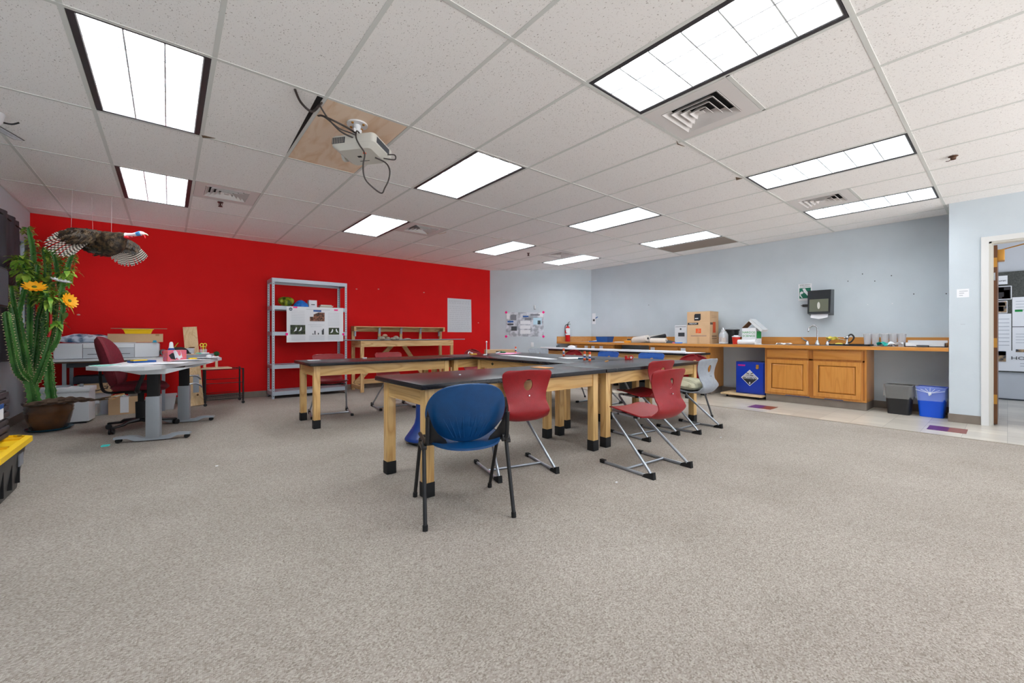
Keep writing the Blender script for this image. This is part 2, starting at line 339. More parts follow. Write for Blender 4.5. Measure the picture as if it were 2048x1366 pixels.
# ---------------------------------------------------------------- troffers
m_refl = mat('troffer_white', (240, 242, 245), .3); m_frame = mat('troffer_reveal_shade', (52, 50, 54), .5); m_blade = mat('louver_blade', (215, 220, 224), .25, .3)
m_lamp = bpy.data.materials.new('lit_lamp_panel'); m_lamp.use_nodes = True; nn = m_lamp.node_tree; nn.nodes.clear()
em = nn.nodes.new('ShaderNodeEmission'); em.inputs[0].default_value = (.93, .97, 1, 1); em.inputs[1].default_value = LAMP; ou = nn.nodes.new('ShaderNodeOutputMaterial'); nn.links.new(em.outputs[0], ou.inputs[0])
def troffer_meshes():
    W, L = .6096-.03, 1.2192-.03; hw, hl = W/2, L/2; fx, fy = .03, .012
    fr = MB().box(-hw, -hw+fx, -hl, hl, .0, .1).box(hw-fx, hw, -hl, hl, .0, .1).box(-hw+fx, hw-fx, -hl, -hl+fy, 0, .1).box(-hw+fx, hw-fx, hl-fy, hl, 0, .1)  # dark bars stand for the shaded reveal gap between grid and fixture
    inn = MB(); a, b = hw-fx, hl-fy; t = .006
    inn.box(-a, -a+t, -b, b, .004, .1).box(a-t, a, -b, b, .004, .1).box(-a, a, -b, -b+t, .004, .1).box(-a, a, b-t, b, .004, .1)
    lou = MB(); a -= t; b -= t
    for k in (1, 2):
        x = -a+2*a*k/3; lou.add([(x-.001, -b, .002), (x+.001, -b, .002), (x+.012, -b, .06), (x-.012, -b, .06), (x-.001, b, .002), (x+.001, b, .002), (x+.012, b, .06), (x-.012, b, .06)], [(0, 3, 7, 4), (1, 5, 6, 2), (0, 4, 5, 1), (3, 2, 6, 7)])
    for k in range(1, 6):
        y = -b+2*b*k/6; lou.add([(-a, y-.001, .002), (-a, y+.001, .002), (-a, y+.012, .06), (-a, y-.012, .06), (a, y-.001, .002), (a, y+.001, .002), (a, y+.012, .06), (a, y-.012, .06)], [(0, 3, 7, 4), (1, 5, 6, 2), (0, 4, 5, 1), (3, 2, 6, 7)])
    for k in (1, 2):
        x = -a+2*a*k/3; lou.box(x-.004, x+.004, -b, b, .0, .004)
    for k in range(1, 6):
        y = -b+2*b*k/6; lou.box(-a, a, y-.004, y+.004, .0, .004)
    lp = MB().box(-a, a, -b, b, .085, .09)
    return [(fr.mesh('frame', m_frame), 'frame'), (inn.mesh('reflector', m_refl), 'reflector'), (lou.mesh('louver', m_blade), 'louver'), (lp.mesh('lamp_panel', m_lamp), 'lamp_panel')]
TM = troffer_meshes()
tl_labels = {(-2, 1): 'large ceiling light at upper left, nearest on the desk side', (2, -1): 'largest ceiling light, running off the top edge of the photo', (-2, 3): 'ceiling light above the desk area near the red wall, left of the vent',
 (2, 1): 'ceiling light right of the projector panel', (6, -1): 'long ceiling light at right, second in the row towards the grey wall', (9, -1): 'ceiling light nearest the grey wall at right, behind a vent', (6, 1): 'ceiling light between projector light and stained grey wall row, centre of ceiling',
 (2, 3): 'ceiling light near the red wall beyond the dangling projector cord', (6, 3): 'small far ceiling light towards the end of the red wall', (9, 3): 'farthest small ceiling light next to the far vent', (9, 1): 'ceiling light with a brown panel alongside it',
 (-2, -1): 'unseen ceiling light added overhead behind the camera on the window side', (2, -3): 'unseen ceiling light added behind the camera at centre', (6, -3): 'unseen ceiling light added behind the camera on the doorway side'}  # those behind the camera are unseen, added along the lattice for more light
for c in lights:
    t = thing('ceiling_light', tl_labels[c], 'ceiling light', ((GX(c[0])+GX(c[0]+1))/2, (GY(c[1])+GY(c[1]+1))/2, CH), 0, 'recessed louvred ceiling lights')
    for me, n in TM:
        o = bpy.data.objects.new(n, me); COL.objects.link(o); o.parent = t
t = thing('ceiling_light', 'unseen ceiling light added to brighten the room beyond the doorway', 'ceiling light', (9.2, .4, CH-.09), 0, 'recessed louvred ceiling lights')  # unseen fixture, added to light the corridor
for me, n in TM:
    o = bpy.data.objects.new(n, me); COL.objects.link(o); o.parent = t
# brown panel and plywood panel
tag(MB().box(GX(10)+.014, GX(11)-.014, GY(1)+.014, GY(2)-.014, CH+.002, CH+.02).build('ceiling_panel', mat('brown_panel', (150, 138, 128), .9)), 'bare grey-brown ceiling panel beside a light', 'ceiling panel')
m_ply = noisy('plywood_face', (242, 218, 194), (216, 172, 120), (1.5, .45, 1), 5.5, .7, 5, lo=.5, hi=.85, dist=1.2)
tag(MB().box(GX(0)+.014, GX(1)-.014, GY(1)+.014, GY(2)-.014, CH+.002, CH+.02).build('plywood_panel', m_ply), 'plywood ceiling panel that carries the projector', 'plywood panel')
tag(MB().prism([(GX(0)-.05, GY(1)+.02), (GX(0)-.014, GY(1)+.02), (GX(0)-.014, GY(2)-.1)], CH-.0005, CH+.003).build('ceiling_gap', m_blackmat), 'dark gap where a ceiling tile has slipped beside the plywood panel', 'ceiling gap')
# diffusers
m_vent = mat('vent_white', (222, 218, 216), .5)
vl = {(3, -1): 'square ceiling vent beside the largest ceiling light', (-1, 3): 'ceiling vent above the desk, nearest the left side', (3, 3): 'ceiling vent near the red wall right of a light', (8, -1): 'ceiling vent beside the light nearest the grey wall', (8, 3): 'farthest ceiling vent, towards the far corner'}
def vent_meshes():
    pl = MB(); h = .29; o = .2
    pl.box(-h, -o, -h, h, 0, .006).box(o, h, -h, h, 0, .006).box(-o, o, -h, -o, 0, .006).box(-o, o, o, h, 0, .006)
    lv = MB()
    for k in range(4):
        r0 = o-.046*k-.004; r1 = r0-.036
        ring = lambda r, z: [(-r, -r, z), (r, -r, z), (r, r, z), (-r, r, z)]
        lv.rings([ring(r0, -.003), ring(r1, .034), ring(r1+.003, .036), ring(r0+.001, .0), ring(r0, -.003)], 0, False)
    lv.box(-.02, .02, -.02, .02, .0, .006)
    bk = MB().box(-o, o, -o, o, .05, .06)
    return [(pl.mesh('face_plate', m_vent), 'face_plate'), (lv.mesh('louvers', m_vent), 'louvers'), (bk.mesh('duct', m_blackmat), 'duct')]
VM = vent_meshes()
for (i, j), h in vents.items():
    t = thing('ceiling_vent', vl[(i, j)], 'vent', (GX(i)+.3048, GY(j)+.3048+.6096*h, CH), 0, 'square ceiling vents')
    for me, n in VM:
        o = bpy.data.objects.new(n, me); COL.objects.link(o); o.parent = t
# sprinklers and the bare hole at right
for loc, lab in (((.483, 6.05), 'small dark sprinkler head below the vent over the desk'), ((5.38, 5.96), 'small dark sprinkler head near the farthest vent')):
    s = MB().cyl((0, 0, 0), (0, 0, -.006), .03).cyl((0, 0, 0), (0, 0, -.05), .009).cyl((0, 0, -.05), (0, 0, -.054), .024)
    s.tube([(.016, 0, -.01), (.02, 0, -.03), (.006, 0, -.05)], .003, 6).tube([(-.016, 0, -.01), (-.02, 0, -.03), (-.006, 0, -.05)], .003, 6)
    tag(s.build('sprinkler_head', mat('sprinkler_metal', (70, 45, 40), .4, .6), loc=(loc[0], loc[1], CH)), lab, 'sprinkler', 'sprinkler heads')
s = MB(); s.lathe([(.03, 0), (.034, -.003), (.02, -.01), (.018, -.03)], n=10); s.tube(smooth([(.02, 0, -.01), (.05, .03, -.02), (.07, .05, -.012)], 4), .003, 5).tube(smooth([(-.02, 0, -.01), (-.05, -.02, -.02)], 4), .003, 5)
tag(s.build('wire_stub', mat('rusty_metal', (96, 66, 48), .7), loc=(5.385, .31, CH)), 'rusty wire stub poking from a hole in the ceiling at right', 'wire stub')
# ceiling notice and white camera dome at far left
n = thing('ceiling_label', 'white label with black border on the ceiling at left edge', 'label', (-.976, 5.06, CH-.002), R(70))
MB().box(-.12, .12, -.035, .035, -.002, .0).build('border', m_ink, n); lb = MB().box(-.113, .113, -.029, .029, -.003, -.002, 0)
for k in range(3): lb.box(-.09, .08-.03*k, -.017+.014*k, -.012+.014*k, -.0035, -.003, 1)
lb.build('print_area', [m_paper, m_faint], n)
s = MB().lathe([(.001, -.09), (.05, -.085), (.07, -.06), (.075, -.03), (.085, 0)], n=20).tube(smooth([(.05, .02, -.05), (.1, .05, -.04), (.14, .04, -.02)], 4), .006, 6, m=1)
tag(s.build('smoke_detector', [m_white, m_ink], loc=(-.99, 4.66, CH)), 'white dome detector on the ceiling at the left edge', 'detector')
# marks on the tiles
m_stain = mat('water_stain', (204, 180, 150), .95)
def arc(cx, cy, r, a0, a1, w_, m, lab, n=16):
    q = MB(); q.rings([[((cx+(r+d)*cos(R(a0+(a1-a0)*k/n)), cy+(r+d)*sin(R(a0+(a1-a0)*k/n))*.8, CH+.0025)) for d in (0, w_*(.4+sin(pi*k/n)))] for k in range(n+1)], 0, False, closed=False)
    tag(q.build('ceiling_stain', m, solid=.001), lab, 'stain', 'water stains on the ceiling tiles', 'structure')
arc(3.05, 5.62, .26, -20, 150, .018, m_stain, 'curved brown water stain on the ceiling between vent and far lights')
arc(4.1, 5.28, .14, 20, 140, .012, m_stain, 'small faint water stain ring near the far lights')
for (x, y), pl_ in (((4.48, 1.76), [(-.07, 0), (.02, -.03), (.02, .03)]), ((.235, 4.14), [(-.03, -.02), (.06, -.02), (-.02, .03)]), ((3.28, 1.76), [(-.07, -.02), (0, .01), (.08, -.01), (0, 0)])):
    tag(MB().prism([(x+a_, y+b_) for a_, b_ in pl_], CH-.001, CH+.003).build('tile_chip', mat('chip_brown', (104, 84, 64), .9)), 'chipped brown hole in a ceiling tile at %s' % ('a right-hand light corner' if x > 4 else 'the corner of the large left light' if x < 1 else 'the corner of the big vent'), 'chip', None, 'structure')
# ---------------------------------------------------------------- window and curtains
wn = thing('window_1', None, None, (XL, 0, 0)); tag(wn, kind='structure')
m_wf = mat('window_frame_white', (214, 218, 224), .4)
wf = MB(); fw = .05
wf.box(-.08, -.03, WY0, WY1, WZ0, WZ0+fw).box(-.08, -.03, WY0, WY1, WZ1-fw, WZ1).box(-.08, -.03, WY0, WY0+fw, WZ0, WZ1).box(-.08, -.03, WY1-fw, WY1, WZ0, WZ1).box(-.08, -.03, 7.0, 7.04, WZ0, WZ1)
wf.build('window_frame', m_wf, wn)
MB().box(-.06, -.056, WY0+fw, WY1-fw, WZ0+fw, WZ1-fw).build('window_pane', mat('window_glass', (225, 235, 245), .02, trans=1, spec=.5), wn)
MB().box(-.1, .03, WY0-.03, WY1+.03, WZ0-.03, WZ0).build('window_sill', m_wf, wn)
m_cur = noisy('curtain_cloth', (58, 56, 62), (78, 76, 84), (1, 1, .2), 8, .9, 3)
def curtain(y0, y1, z0, z1, x, lab, n, amp=.022, wav=7):
    c = MB().grid(lambda u, v: (x+amp*sin(u*wav*2*pi+.5*sin(v*5))*(.6+.4*v), y0+(y1-y0)*u, z1+(z0-z1)*v), 80, 12)
    tag(c.build('curtain', m_cur, solid=.004), lab, 'curtain', 'dark curtains by the left window')
curtain(5.2, 7.36, .77, 2.37, XL+.05, 'dark grey curtain panel at the left edge behind the cactus', 1)
curtain(7.86, 8.12, .80, 2.27, XL+.05, 'narrow dark curtain beyond the strip of sky', 2, wav=2)
cr_ = MB().cyl((XL+.05, 5.1, 2.365), (XL+.05, 8.14, 2.28), .008, n=10)
for y in (5.3, 6.8, 8.05): cr_.box(XL, XL+.05, y-.01, y+.01, 2.355-.028*(y-5.1), 2.37-.028*(y-5.1))
tag(cr_.build('curtain_rod', m_blackmat), 'black curtain rod along the left wall', 'curtain rod')
m_blind = mat('wall_bracket', (40, 42, 48), .4)
# black box with screen edge at the left margin
t = thing('speaker_box', 'black box-shaped speaker at the left edge in front of the curtain', 'speaker', (-1.10, 5.40, 1.24)); 
MB().box(-.12, .0, -.3, .32, .05, .40, b=.01).build('cabinet', m_blackmat, t); MB().box(-.1, -.02, -.2, .2, -.02, .05).cyl((-.06, 0, -1.24), (-.06, 0, -.02), .018, n=12).cyl((-.06, 0, -1.24), (-.06, 0, -1.22), .16, n=24).build('floor_stand', m_black, t)
MB().box(0, .006, -.27, .30, .07, .38).build('grille', mat('grille_blue_grey', (50, 56, 64), .7), t)
# ================================================================ LAB TABLES
m_top = noisy('black_laminate', (26, 25, 28), (34, 33, 36), (1, 1, 1), 40, .27, 3, spec=.38)
wz = wood('table_oak', *oak, 'z', seed=1); wx = wood('table_oak', *oak, 'x', seed=2); wy = wood('table_oak', *oak, 'y', seed=3)
def lab_table(x0, y0, lx, ly, lab, h=.738, knot=False):
    """x0,y0 near-left corner of the top; longest side may run along x or y"""
    t = thing('lab_table', lab, 'table', (x0+lx/2, y0+ly/2, 0), 0, 'black-topped oak lab tables')
    a, b = lx/2, ly/2; o = .05; g = .068
    MB().box(-a, a, -b, b, h-.034, h, b=.004).build('tabletop', m_top, t)
    ap = h-.034-.115
    for sx in (-1, 1):
        for sy in (-1, 1):
            cx, cy = sx*(a-o-g/2), sy*(b-o-g/2)
            l = MB().box(cx-g/2, cx+g/2, cy-g/2, cy+g/2, .08, h-.034, b=.004).build('leg', wz, t)
            MB().box(cx-g/2-.003, cx+g/2+.003, cy-g/2-.003, cy+g/2+.003, 0, .095, b=.003).build('boot', m_blackmat, l)
    ii = a-o-g; jj = b-o-g
    for s in (-1, 1):
        y = s*(b-o-.022); MB().box(-ii, ii, y-.011, y+.011, ap, h-.034).build('apron', wx, t)
        x = s*(a-o-.022); p = MB().box(x-.011, x+.011, -jj, jj, ap, h-.034).build('apron', wy, t)
        if knot and s < 0:
            k = MB(); k.prism([(-.03, 0), (0, .022), (.03, 0), (0, -.022)], 0, .003); kk = k.build('knot_mark', mat('knot_dark', (60, 62, 40), .7), p); kk.location = (x-.0115, .52, h-.085); kk.rotation_euler = (R(90), 0, R(-90))
    return t
lab_table(1.215, 2.34, 1.85, .76, 'nearest black-topped lab table, with the blue chair at its left end')
lab_table(3.08, 2.34, 1.85, .76, 'black-topped lab table at right where the red and grey chairs stand in a row')
lab_table(3.38, 3.115, .76, 1.83, 'black-topped lab table running back from the front row, inner edge with a dark knot', knot=True)
lab_table(4.15, 3.115, .76, 1.83, 'black-topped lab table beside the two blue chairs')
lab_table(1.20, 4.90, 1.84, .76, 'black-topped lab table at left in front of the metal shelving')
lab_table(3.06, 4.96, 1.84, .76, 'farthest table of the hollow group, towards the corner poster')
lab_table(6.57, 3.32, .71, 1.82, 'near table under the white paper roll by the counter', h=.745)
lab_table(6.57, 5.16, .71, 1.84, 'far table under the white paper roll by the counter', h=.745)

# ================================================================ CHAIRS
def shell_mesh(top_w=.205, arch=False, pink=0):
    prof = [(.225, .428, .150), (.215, .440, .178), (.17, .447, .196), (.09, .440, .205), (0, .428, .205), (-.09, .414, .200), (-.165, .404, .192), (-.215, .41, .184), (-.25, .437, .176), (-.268, .48, .168), (-.266, .53, .162),
            (-.252, .58, .162), (-.243, .62, .170), (-.243, .67, .186), (-.252, .72, .198), (-.268, .765, top_w), (-.278, .792, top_w-.004)]
    P = smooth([(a, b, c) for a, b, c in prof], 4); n = len(P)-1; nu = 32
    L = [0]
    for i in range(n): L.append(L[-1]+(Vector(P[i+1][:2])-Vector(P[i][:2])).length)
    tot = L[-1]; r = .045
    vs = []; 
    hu, hv, ru, rv = 0, tot-.115, .036, .042      # grip hole centre and half axes (metres across, along)
    for j in range(n+1):
        f, z, w_ = P[j]; d = tot-L[j]; e_ = L[j]
        rr = (.10 if arch else r)
        if d < rr: w_ = w_-rr+sqrt(max(0, rr*rr-(rr-d)**2)) if not arch else w_*sqrt(max(.02, 1-((rr-d)/rr)**2))
        if e_ < .05: w_ = w_-.04+sqrt(max(0, .04**2-(.04-min(e_, .04))**2))
        back = max(0, min(1, (z-.46)/.1)) if f < -.1 else 0
        for i in range(nu+1):
            u = -1+2*i/nu; x = u*w_
            ff = f+back*.032*u*u; zz = z+(1-back)*.012*u*u*(1 if f > -.2 else .4)+.035*abs(u)**3*max(0, 1-abs(f+.24)/.12)*(1-back)
            vs.append([x, ff, zz, x, L[j]])
    # cut the grip hole
    faces = []; 
    inside = lambda v: ((v[3]-hu)/ru)**2+((v[4]-hv)/rv)**2 < 1
    for j in range(n):
        for i in range(nu):
            q = [j*(nu+1)+i, j*(nu+1)+i+1, (j+1)*(nu+1)+i+1, (j+1)*(nu+1)+i]
            if not any(inside(vs[k]) for k in q): faces.append(q)
    used = {}
    for q in faces:
        for k in range(4):
            e_ = tuple(sorted((q[k], q[(k+1) % 4]))); used[e_] = used.get(e_, 0)+1
    ring = set(k for e_, c in used.items() if c == 1 for k in e_ if abs(vs[k][3]) < .07 and abs(vs[k][4]-hv) < .07)
    for k in ring:
        v = vs[k]; a = atan2((v[4]-hv)/rv, (v[3]-hu)/ru); nx, nl = hu+ru*cos(a), hv+rv*sin(a)
        jj = max(i for i in range(n+1) if L[i] <= nl); t = (nl-L[jj])/max(1e-6, L[min(jj+1, n)]-L[jj]); p = P[jj].lerp(P[min(jj+1, n)], t)
        v[0] = nx; v[1] = p[0]+.032*(nx/p[2])**2; v[2] = p[1]
    mb = MB(); mb.add([(v[0], v[1], v[2]) for v in vs], faces)
    me = mb.mesh('shell', [], solid=0)
    bm = bmesh.new(); bm.from_mesh(me); bmesh.ops.delete(bm, geom=[v for v in bm.verts if not v.link_faces], context='VERTS'); bmesh.ops.solidify(bm, geom=bm.faces[:], thickness=.009); bmesh.ops.recalc_face_normals(bm, faces=bm.faces); bm.to_mesh(me); bm.free()
    me.polygons.foreach_set('use_smooth', [True]*len(me.polygons)); me.set_sharp_from_angle(angle=R(50)); return me
def shell_mat(name, c, c2): 
    return noisy(name, c, c2, (1, 1, 1), 30, .38, 3, bump=.15, bscale=220, spec=.45)
m_red = shell_mat('chair_red', (134, 10, 20), (142, 12, 23)); m_gry = shell_mat('chair_grey', (140, 146, 154), (148, 154, 162)); m_blu = shell_mat('chair_blue', (16, 78, 158), (20, 84, 166))
SH = shell_mesh(); SHA = shell_mesh(.19, True)
m_tubeS = mat('chair_tube_silver', (168, 174, 182), .3, .75); m_tubeD = mat('chair_tube_grey', (92, 94, 98), .35, .7)
def sled_meshes():
    out = []
    for s in (-1, 1):
        p = fillet([(s*.15, -.05, .405), (s*.165, .165, .412), (s*.19, .205, .385), (s*.236, -.235, .03), (s*.236, -.215, .014), (s*.236, .24, .014)], .05, 6)
        p = fillet([(s*.14, -.06, .405), (s*.16, .215, .418), (s*.236, -.262, .013), (s*.236, .235, .013)], .06, 7)
        out.append(('side_frame', MB().tube(p, .0115, 10).mesh('side_frame', m_tubeS)))
        out.append(('foot_cap', MB().box(s*.236-.016, s*.236+.016, .2, .25, 0, .03, b=.006).mesh('foot_cap', m_blackmat)))
        mb = MB(); x = s*.236
        mb.add([(x-.016, -.272, 0), (x+.016, -.272, 0), (x+.016, -.175, 0), (x-.016, -.175, 0), (x-.014, -.268, .052), (x+.014, -.268, .052), (x+.014, -.185, .022), (x-.014, -.185, .022)], [(0, 3, 2, 1), (4, 5, 6, 7), (0, 1, 5, 4), (1, 2, 6, 5), (2, 3, 7, 6), (3, 0, 4, 7)])
        out.append(('foot_cap', mb.mesh('foot_cap', m_blackmat)))
    out.append(('crossbar', MB().tube([(-.236, -.01, .014), (.236, -.01, .014)], .0095, 10).mesh('crossbar', m_tubeS)))
    out.append(('seat_bracket', MB().box(-.16, .16, -.05, -.02, .398, .412).box(-.165, .165, .12, .145, .405, .42).mesh('seat_bracket', m_blackmat)))
    out.append(('screw', MB().cyl((0, -.262, .605), (0, -.252, .605), .006, n=10).mesh('screw', m_chrome)))
    return out
SM = sled_meshes()
def legs_meshes():
    out = []
    for sx in (-1, 1):
        for fy, by in ((.13, .235), (-.13, -.26)):
            p = fillet([(sx*.06, fy, .412), (sx*.16, fy, .405), (sx*.225, by, .012)], .05, 5)
            out.append(('leg', MB().tube(p, .011, 8).mesh('leg', m_tubeD))); out.append(('leg_tip', MB().cyl((sx*.2255, by*1.003, 0), (sx*.223, by*.99, .03), .015, n=10).mesh('leg_tip', m_blackmat)))
    return out
LM = legs_meshes()
def sled_chair(x, y, head, m, lab, shell=None, four=False, group='moulded plastic classroom chairs'):
    """head: degrees from +x of the direction a sitter would face"""
    t = thing('classroom_chair', lab, 'chair', (x, y, 0), R(head-90), group)
    me = (SHA if four else SH).copy(); me.materials.clear(); me.materials.append(m)
    o = bpy.data.objects.new('seat_shell', me); COL.objects.link(o); o.parent = t
    for n, me in (LM if four else SM):
        c = bpy.data.objects.new(n, me); COL.objects.link(c); c.parent = t
    return t
sled_chair(2.107, 2.50, 75, m_red, 'red plastic sled chair at the front table, behind the blue oval-backed chair')
sled_chair(2.964, 1.884, 85, m_red, 'nearest red plastic sled chair, standing clear of the tables')
sled_chair(3.896, 2.487, 84, m_red, 'red plastic sled chair pushed under the right table, behind the nearest red one')
sled_chair(4.56, 2.33, 88, m_gry, 'grey plastic sled chair holding a cream cushion')
sled_chair(1.65, 5.73, -100, m_red, 'red chair behind the left table, nearest its left end')
sled_chair(2.53, 5.76, -97, m_red, 'red chair behind the left table, in front of the wooden workbench')
sled_chair(5.12, 4.05, 178, m_blu, 'blue plastic chair at the far side of the tables, left of the pair')
sled_chair(5.12, 3.28, 182, m_blu, 'blue plastic chair at the far side of the tables, directly behind the small red object')
sled_chair(5.5, 5.72, -120, m_gry, 'grey chair at the far end of the tables, only its top showing')
sled_chair(5.16, 4.80, 180, m_red, 'round-backed red chair beyond the tables below the counter drawers', four=True)
sled_chair(5.08, 2.64, 180, m_red, 'round-backed red chair hidden behind the grey chair', four=True)
sled_chair(4.26, 5.98, -85, m_red, 'round-backed red chair behind the farthest table, against the red wall', four=True)
# cushion on the grey chair
m_cush = noisy('cushion_cloth', (206, 204, 178), (150, 148, 122), (2.2, .6, 1), 9, .85, 4, lo=.5, hi=.72, dist=1.5, bump=.3)
c = MB().grid(lambda u, v: ((u-.5)*.44*(1-.10*(2*v-1)**2), (v-.5)*.38*(1-.10*(2*u-1)**2), .065*(max(0, (1-(2*u-1)**4)*(1-(2*v-1)**4)))**.5), 20, 20)
c.grid(lambda u, v: ((u-.5)*.44*(1-.10*(2*v-1)**2), (v-.5)*.38*(1-.10*(2*u-1)**2), -.05*(max(0, (1-(2*u-1)**4)*(1-(2*v-1)**4)))**.5), 20, 20)
o = tag(c.build('cushion', m_cush, loc=(4.575, 2.33, .492), rz=R(-5)), 'cream patterned cushion on the seat of the grey chair', 'cushion'); o.rotation_euler = (R(4), 0, R(-5))

# -- blue chair with oval back and black legs
m_ob = noisy('oval_chair_blue', (4, 60, 108), (6, 66, 116), (1, 1, 1), 20, .35, 3, bump=.1, bscale=240)
t = thing('stacking_chair', 'dark blue chair with fan-ribbed oval back and black legs at the front table', 'chair', (1.382, 2.143, 0), R(69.5-90))
nu = 36; nv = 22
def oval_back(rib=True):
    mb = MB(); hw, hh = .230, .168
    def fn(u, v):
        a = 2*pi*u; r = v
        px, pz = cos(a)*r, sin(a)*r
        ex = 2.3+.3*max(0, sin(a)); sup = 1/(abs(cos(a))**ex+abs(sin(a))**ex)**(1/ex); px *= sup; pz *= sup
        x = px*hw; z = pz*hh
        if pz < 0: x *= 1-.20*pz*pz
        y = -.195-.36*z+.07*(px**2)-.012*(1-r*r)
        if rib and pz < .1:
            k = (px*6.2)/(1-.35*pz); amp = max(0, 1-abs(pz+.42)/.5)*max(0, 1-abs(px)/.85)
            y += .006*amp*(1 if (k % 1) < .22 else 0)
        return (x, y, .605+z)
    mb.grid(fn, 72, 26)
    return mb
b = oval_back(); b.build('backrest', m_ob, t, solid=.009, ang=50)
rim = MB(); pts = []
for k in range(49):
    a = 2*pi*k/48; ex = 2.3+.3*max(0, sin(a)); sup = 1/(abs(cos(a))**ex+abs(sin(a))**ex)**(1/ex); px, pz = cos(a)*sup, sin(a)*sup
    x = px*.230*(1-.20*pz*pz if pz < 0 else 1); z = pz*.168; pts.append((x, -.195-.36*z+.07*px*px, .605+z))
rim.tube(pts, .0075, 8, cap=False); rim.build('backrest_rim', m_ob, t)
s = MB()
def seat(u, v):
    a = 2*pi*u; ex = 2.6; sup = 1/(abs(cos(a))**ex+abs(sin(a))**ex)**(1/ex); px, py = cos(a)*sup*v, sin(a)*sup*v
    return (px*.214*(1+.04*py), py*.245-.045, .428+.016*py+.018*px*px-.020*(max(0, py-.5))**2*2+.012*max(0, -py)**2-.006)
s.grid(seat, 48, 14); s.build('seat', m_ob, t, solid=.012, ang=50)
for sx in (-1, 1):
    # curved plate that carries back and seat
    pl = MB(); x = sx*.232
    poly = [(.232, .64), (.236, .60), (.236, .44), (.12, .44), (.13, .462), (.17, .495), (.2, .54), (.222, .60)]
    yy_ = lambda X, z: -.150-.30*(z-.5)-.04*(.236-X)/.1
    pl.add([(sx*X, yy_(X, z)-.004, z) for X, z in poly]+[(sx*X, yy_(X, z)+.004, z) for X, z in poly], [tuple(range(8)), tuple(range(15, 7, -1))]+[(i, (i+1) % 8, 8+(i+1) % 8, 8+i) for i in range(8)])
    pl.tube(fillet([(x, -.2, .60), (x, -.185, .44), (x, .15, .43)], .05, 5), .012, 8)
    pl.cyl((x-.02, -.15, .438), (x+.024*sx, -.15, .438), .022, n=14).box(min(x, x+sx*.03), max(x, x+sx*.03), -.17, -.05, .41, .432, b=.005)
    pl.build('side_bracket', m_black, t)
    for fy in (.245, -.25):
        y0 = .02 if fy > 0 else -.13
        MB().tube([(x+sx*.012, y0, .43), (x+sx*.02, fy, .02)], .0115, 10).build('leg', m_black, t)
        MB().cyl((x+sx*.02, fy+(.001 if fy > 0 else -.001), 0), (x+sx*.0195, fy*.99, .03), .0145, n=12).build('leg_tip', m_blackmat, t)
MB().tube([(-.23, .1, .425), (.23, .1, .425)], .01, 8).tube([(-.23, -.1, .425), (.23, -.1, .425)], .01, 8).build('under_seat_bar', m_black, t)

rb = MB()
for k in range(-4, 5):
    if k == 0: continue
    pts = []
    for j in range(7):
        f = j/6; px_ = k*.105*(1+.55*f)*(1 if abs(k) < 4 else .95); pz_ = -.86+.80*f*(1-.03*abs(k)); x = px_*.230*(1-.20*pz_*pz_); z = pz_*.168
        pts.append((x, -.195-.36*z+.07*px_*px_-.012*(1-px_*px_-pz_*pz_)-.009, .605+z))
    rb.tube(smooth(pts, 2), [.0055*(1-.6*i/12) for i in range(13)], 6)
rb.build('moulded_ribs', m_ob, bpy.data.objects['stacking_chair'])

# -- blue wobble stool
t = thing('wobble_stool', 'blue wobble stool with flared base under the front table', 'stool', (1.95, 3.66, 0))
m_ws = mat('stool_blue', (18, 58, 140), .3)
MB().lathe([(.10, .0), (.17, .012), (.2, .03), (.205, .042)], n=36).build('base_pad', m_dgrey, t)
MB().lathe([(.206, .04), (.205, .05), (.19, .07), (.14, .14), (.112, .19), (.1, .25), (.095, .45), (.12, .5)], n=36).build('column', m_ws, t)
MB().lathe([(.001, .54), (.12, .545), (.16, .54), (.172, .52), (.165, .49), (.1, .48)], n=36).build('seat', m_ws, t)
# ================================================================ COUNTER, CABINETS AND THE GREY WALL
hy = wood('honey_oak', *honey, 'y', ring=6, seed=4, rough=.35); hz = wood('honey_oak', *honey, 'z', ring=7, seed=5, rough=.35)
m_ctop = noisy('counter_top', (196, 176, 162), (206, 188, 174), (1, 1, 1), 12, .35)
m_toe = m_base; m_dkvoid = mat('void_brown', (70, 52, 38), .9)
CT = .895; CX = 7.31
t = thing('countertop', 'long oak-edged countertop along the grey wall', 'countertop', (0, 0, 0))
MB().prism([(CX+.02, YD+.004), (XR-.002, YD+.004), (XR-.002, 6.495), (CX+.02, 7.052)], CT-.042, CT).build('surface', m_ctop, t)
MB().prism([(CX, YD+.004), (CX+.022, YD+.004), (CX+.022, 7.05), (CX, 7.07)], CT-.045, CT+.001).build('edge_band', hy, t)
MB().box(XR-.02, XR-.001, YD+.02, 6.5, CT, CT+.125).build('backsplash', hy, t)
MB().prism([(CX, 7.062), (XR-.01, 6.5), (XR-.02, 6.485), (CX, 7.042)], CT, CT+.125).build('backsplash', hy, t)
MB().box(CX+.3, XR-.002, YD+.002, YD+.02, CT, CT+.125).build('backsplash', hy, t)
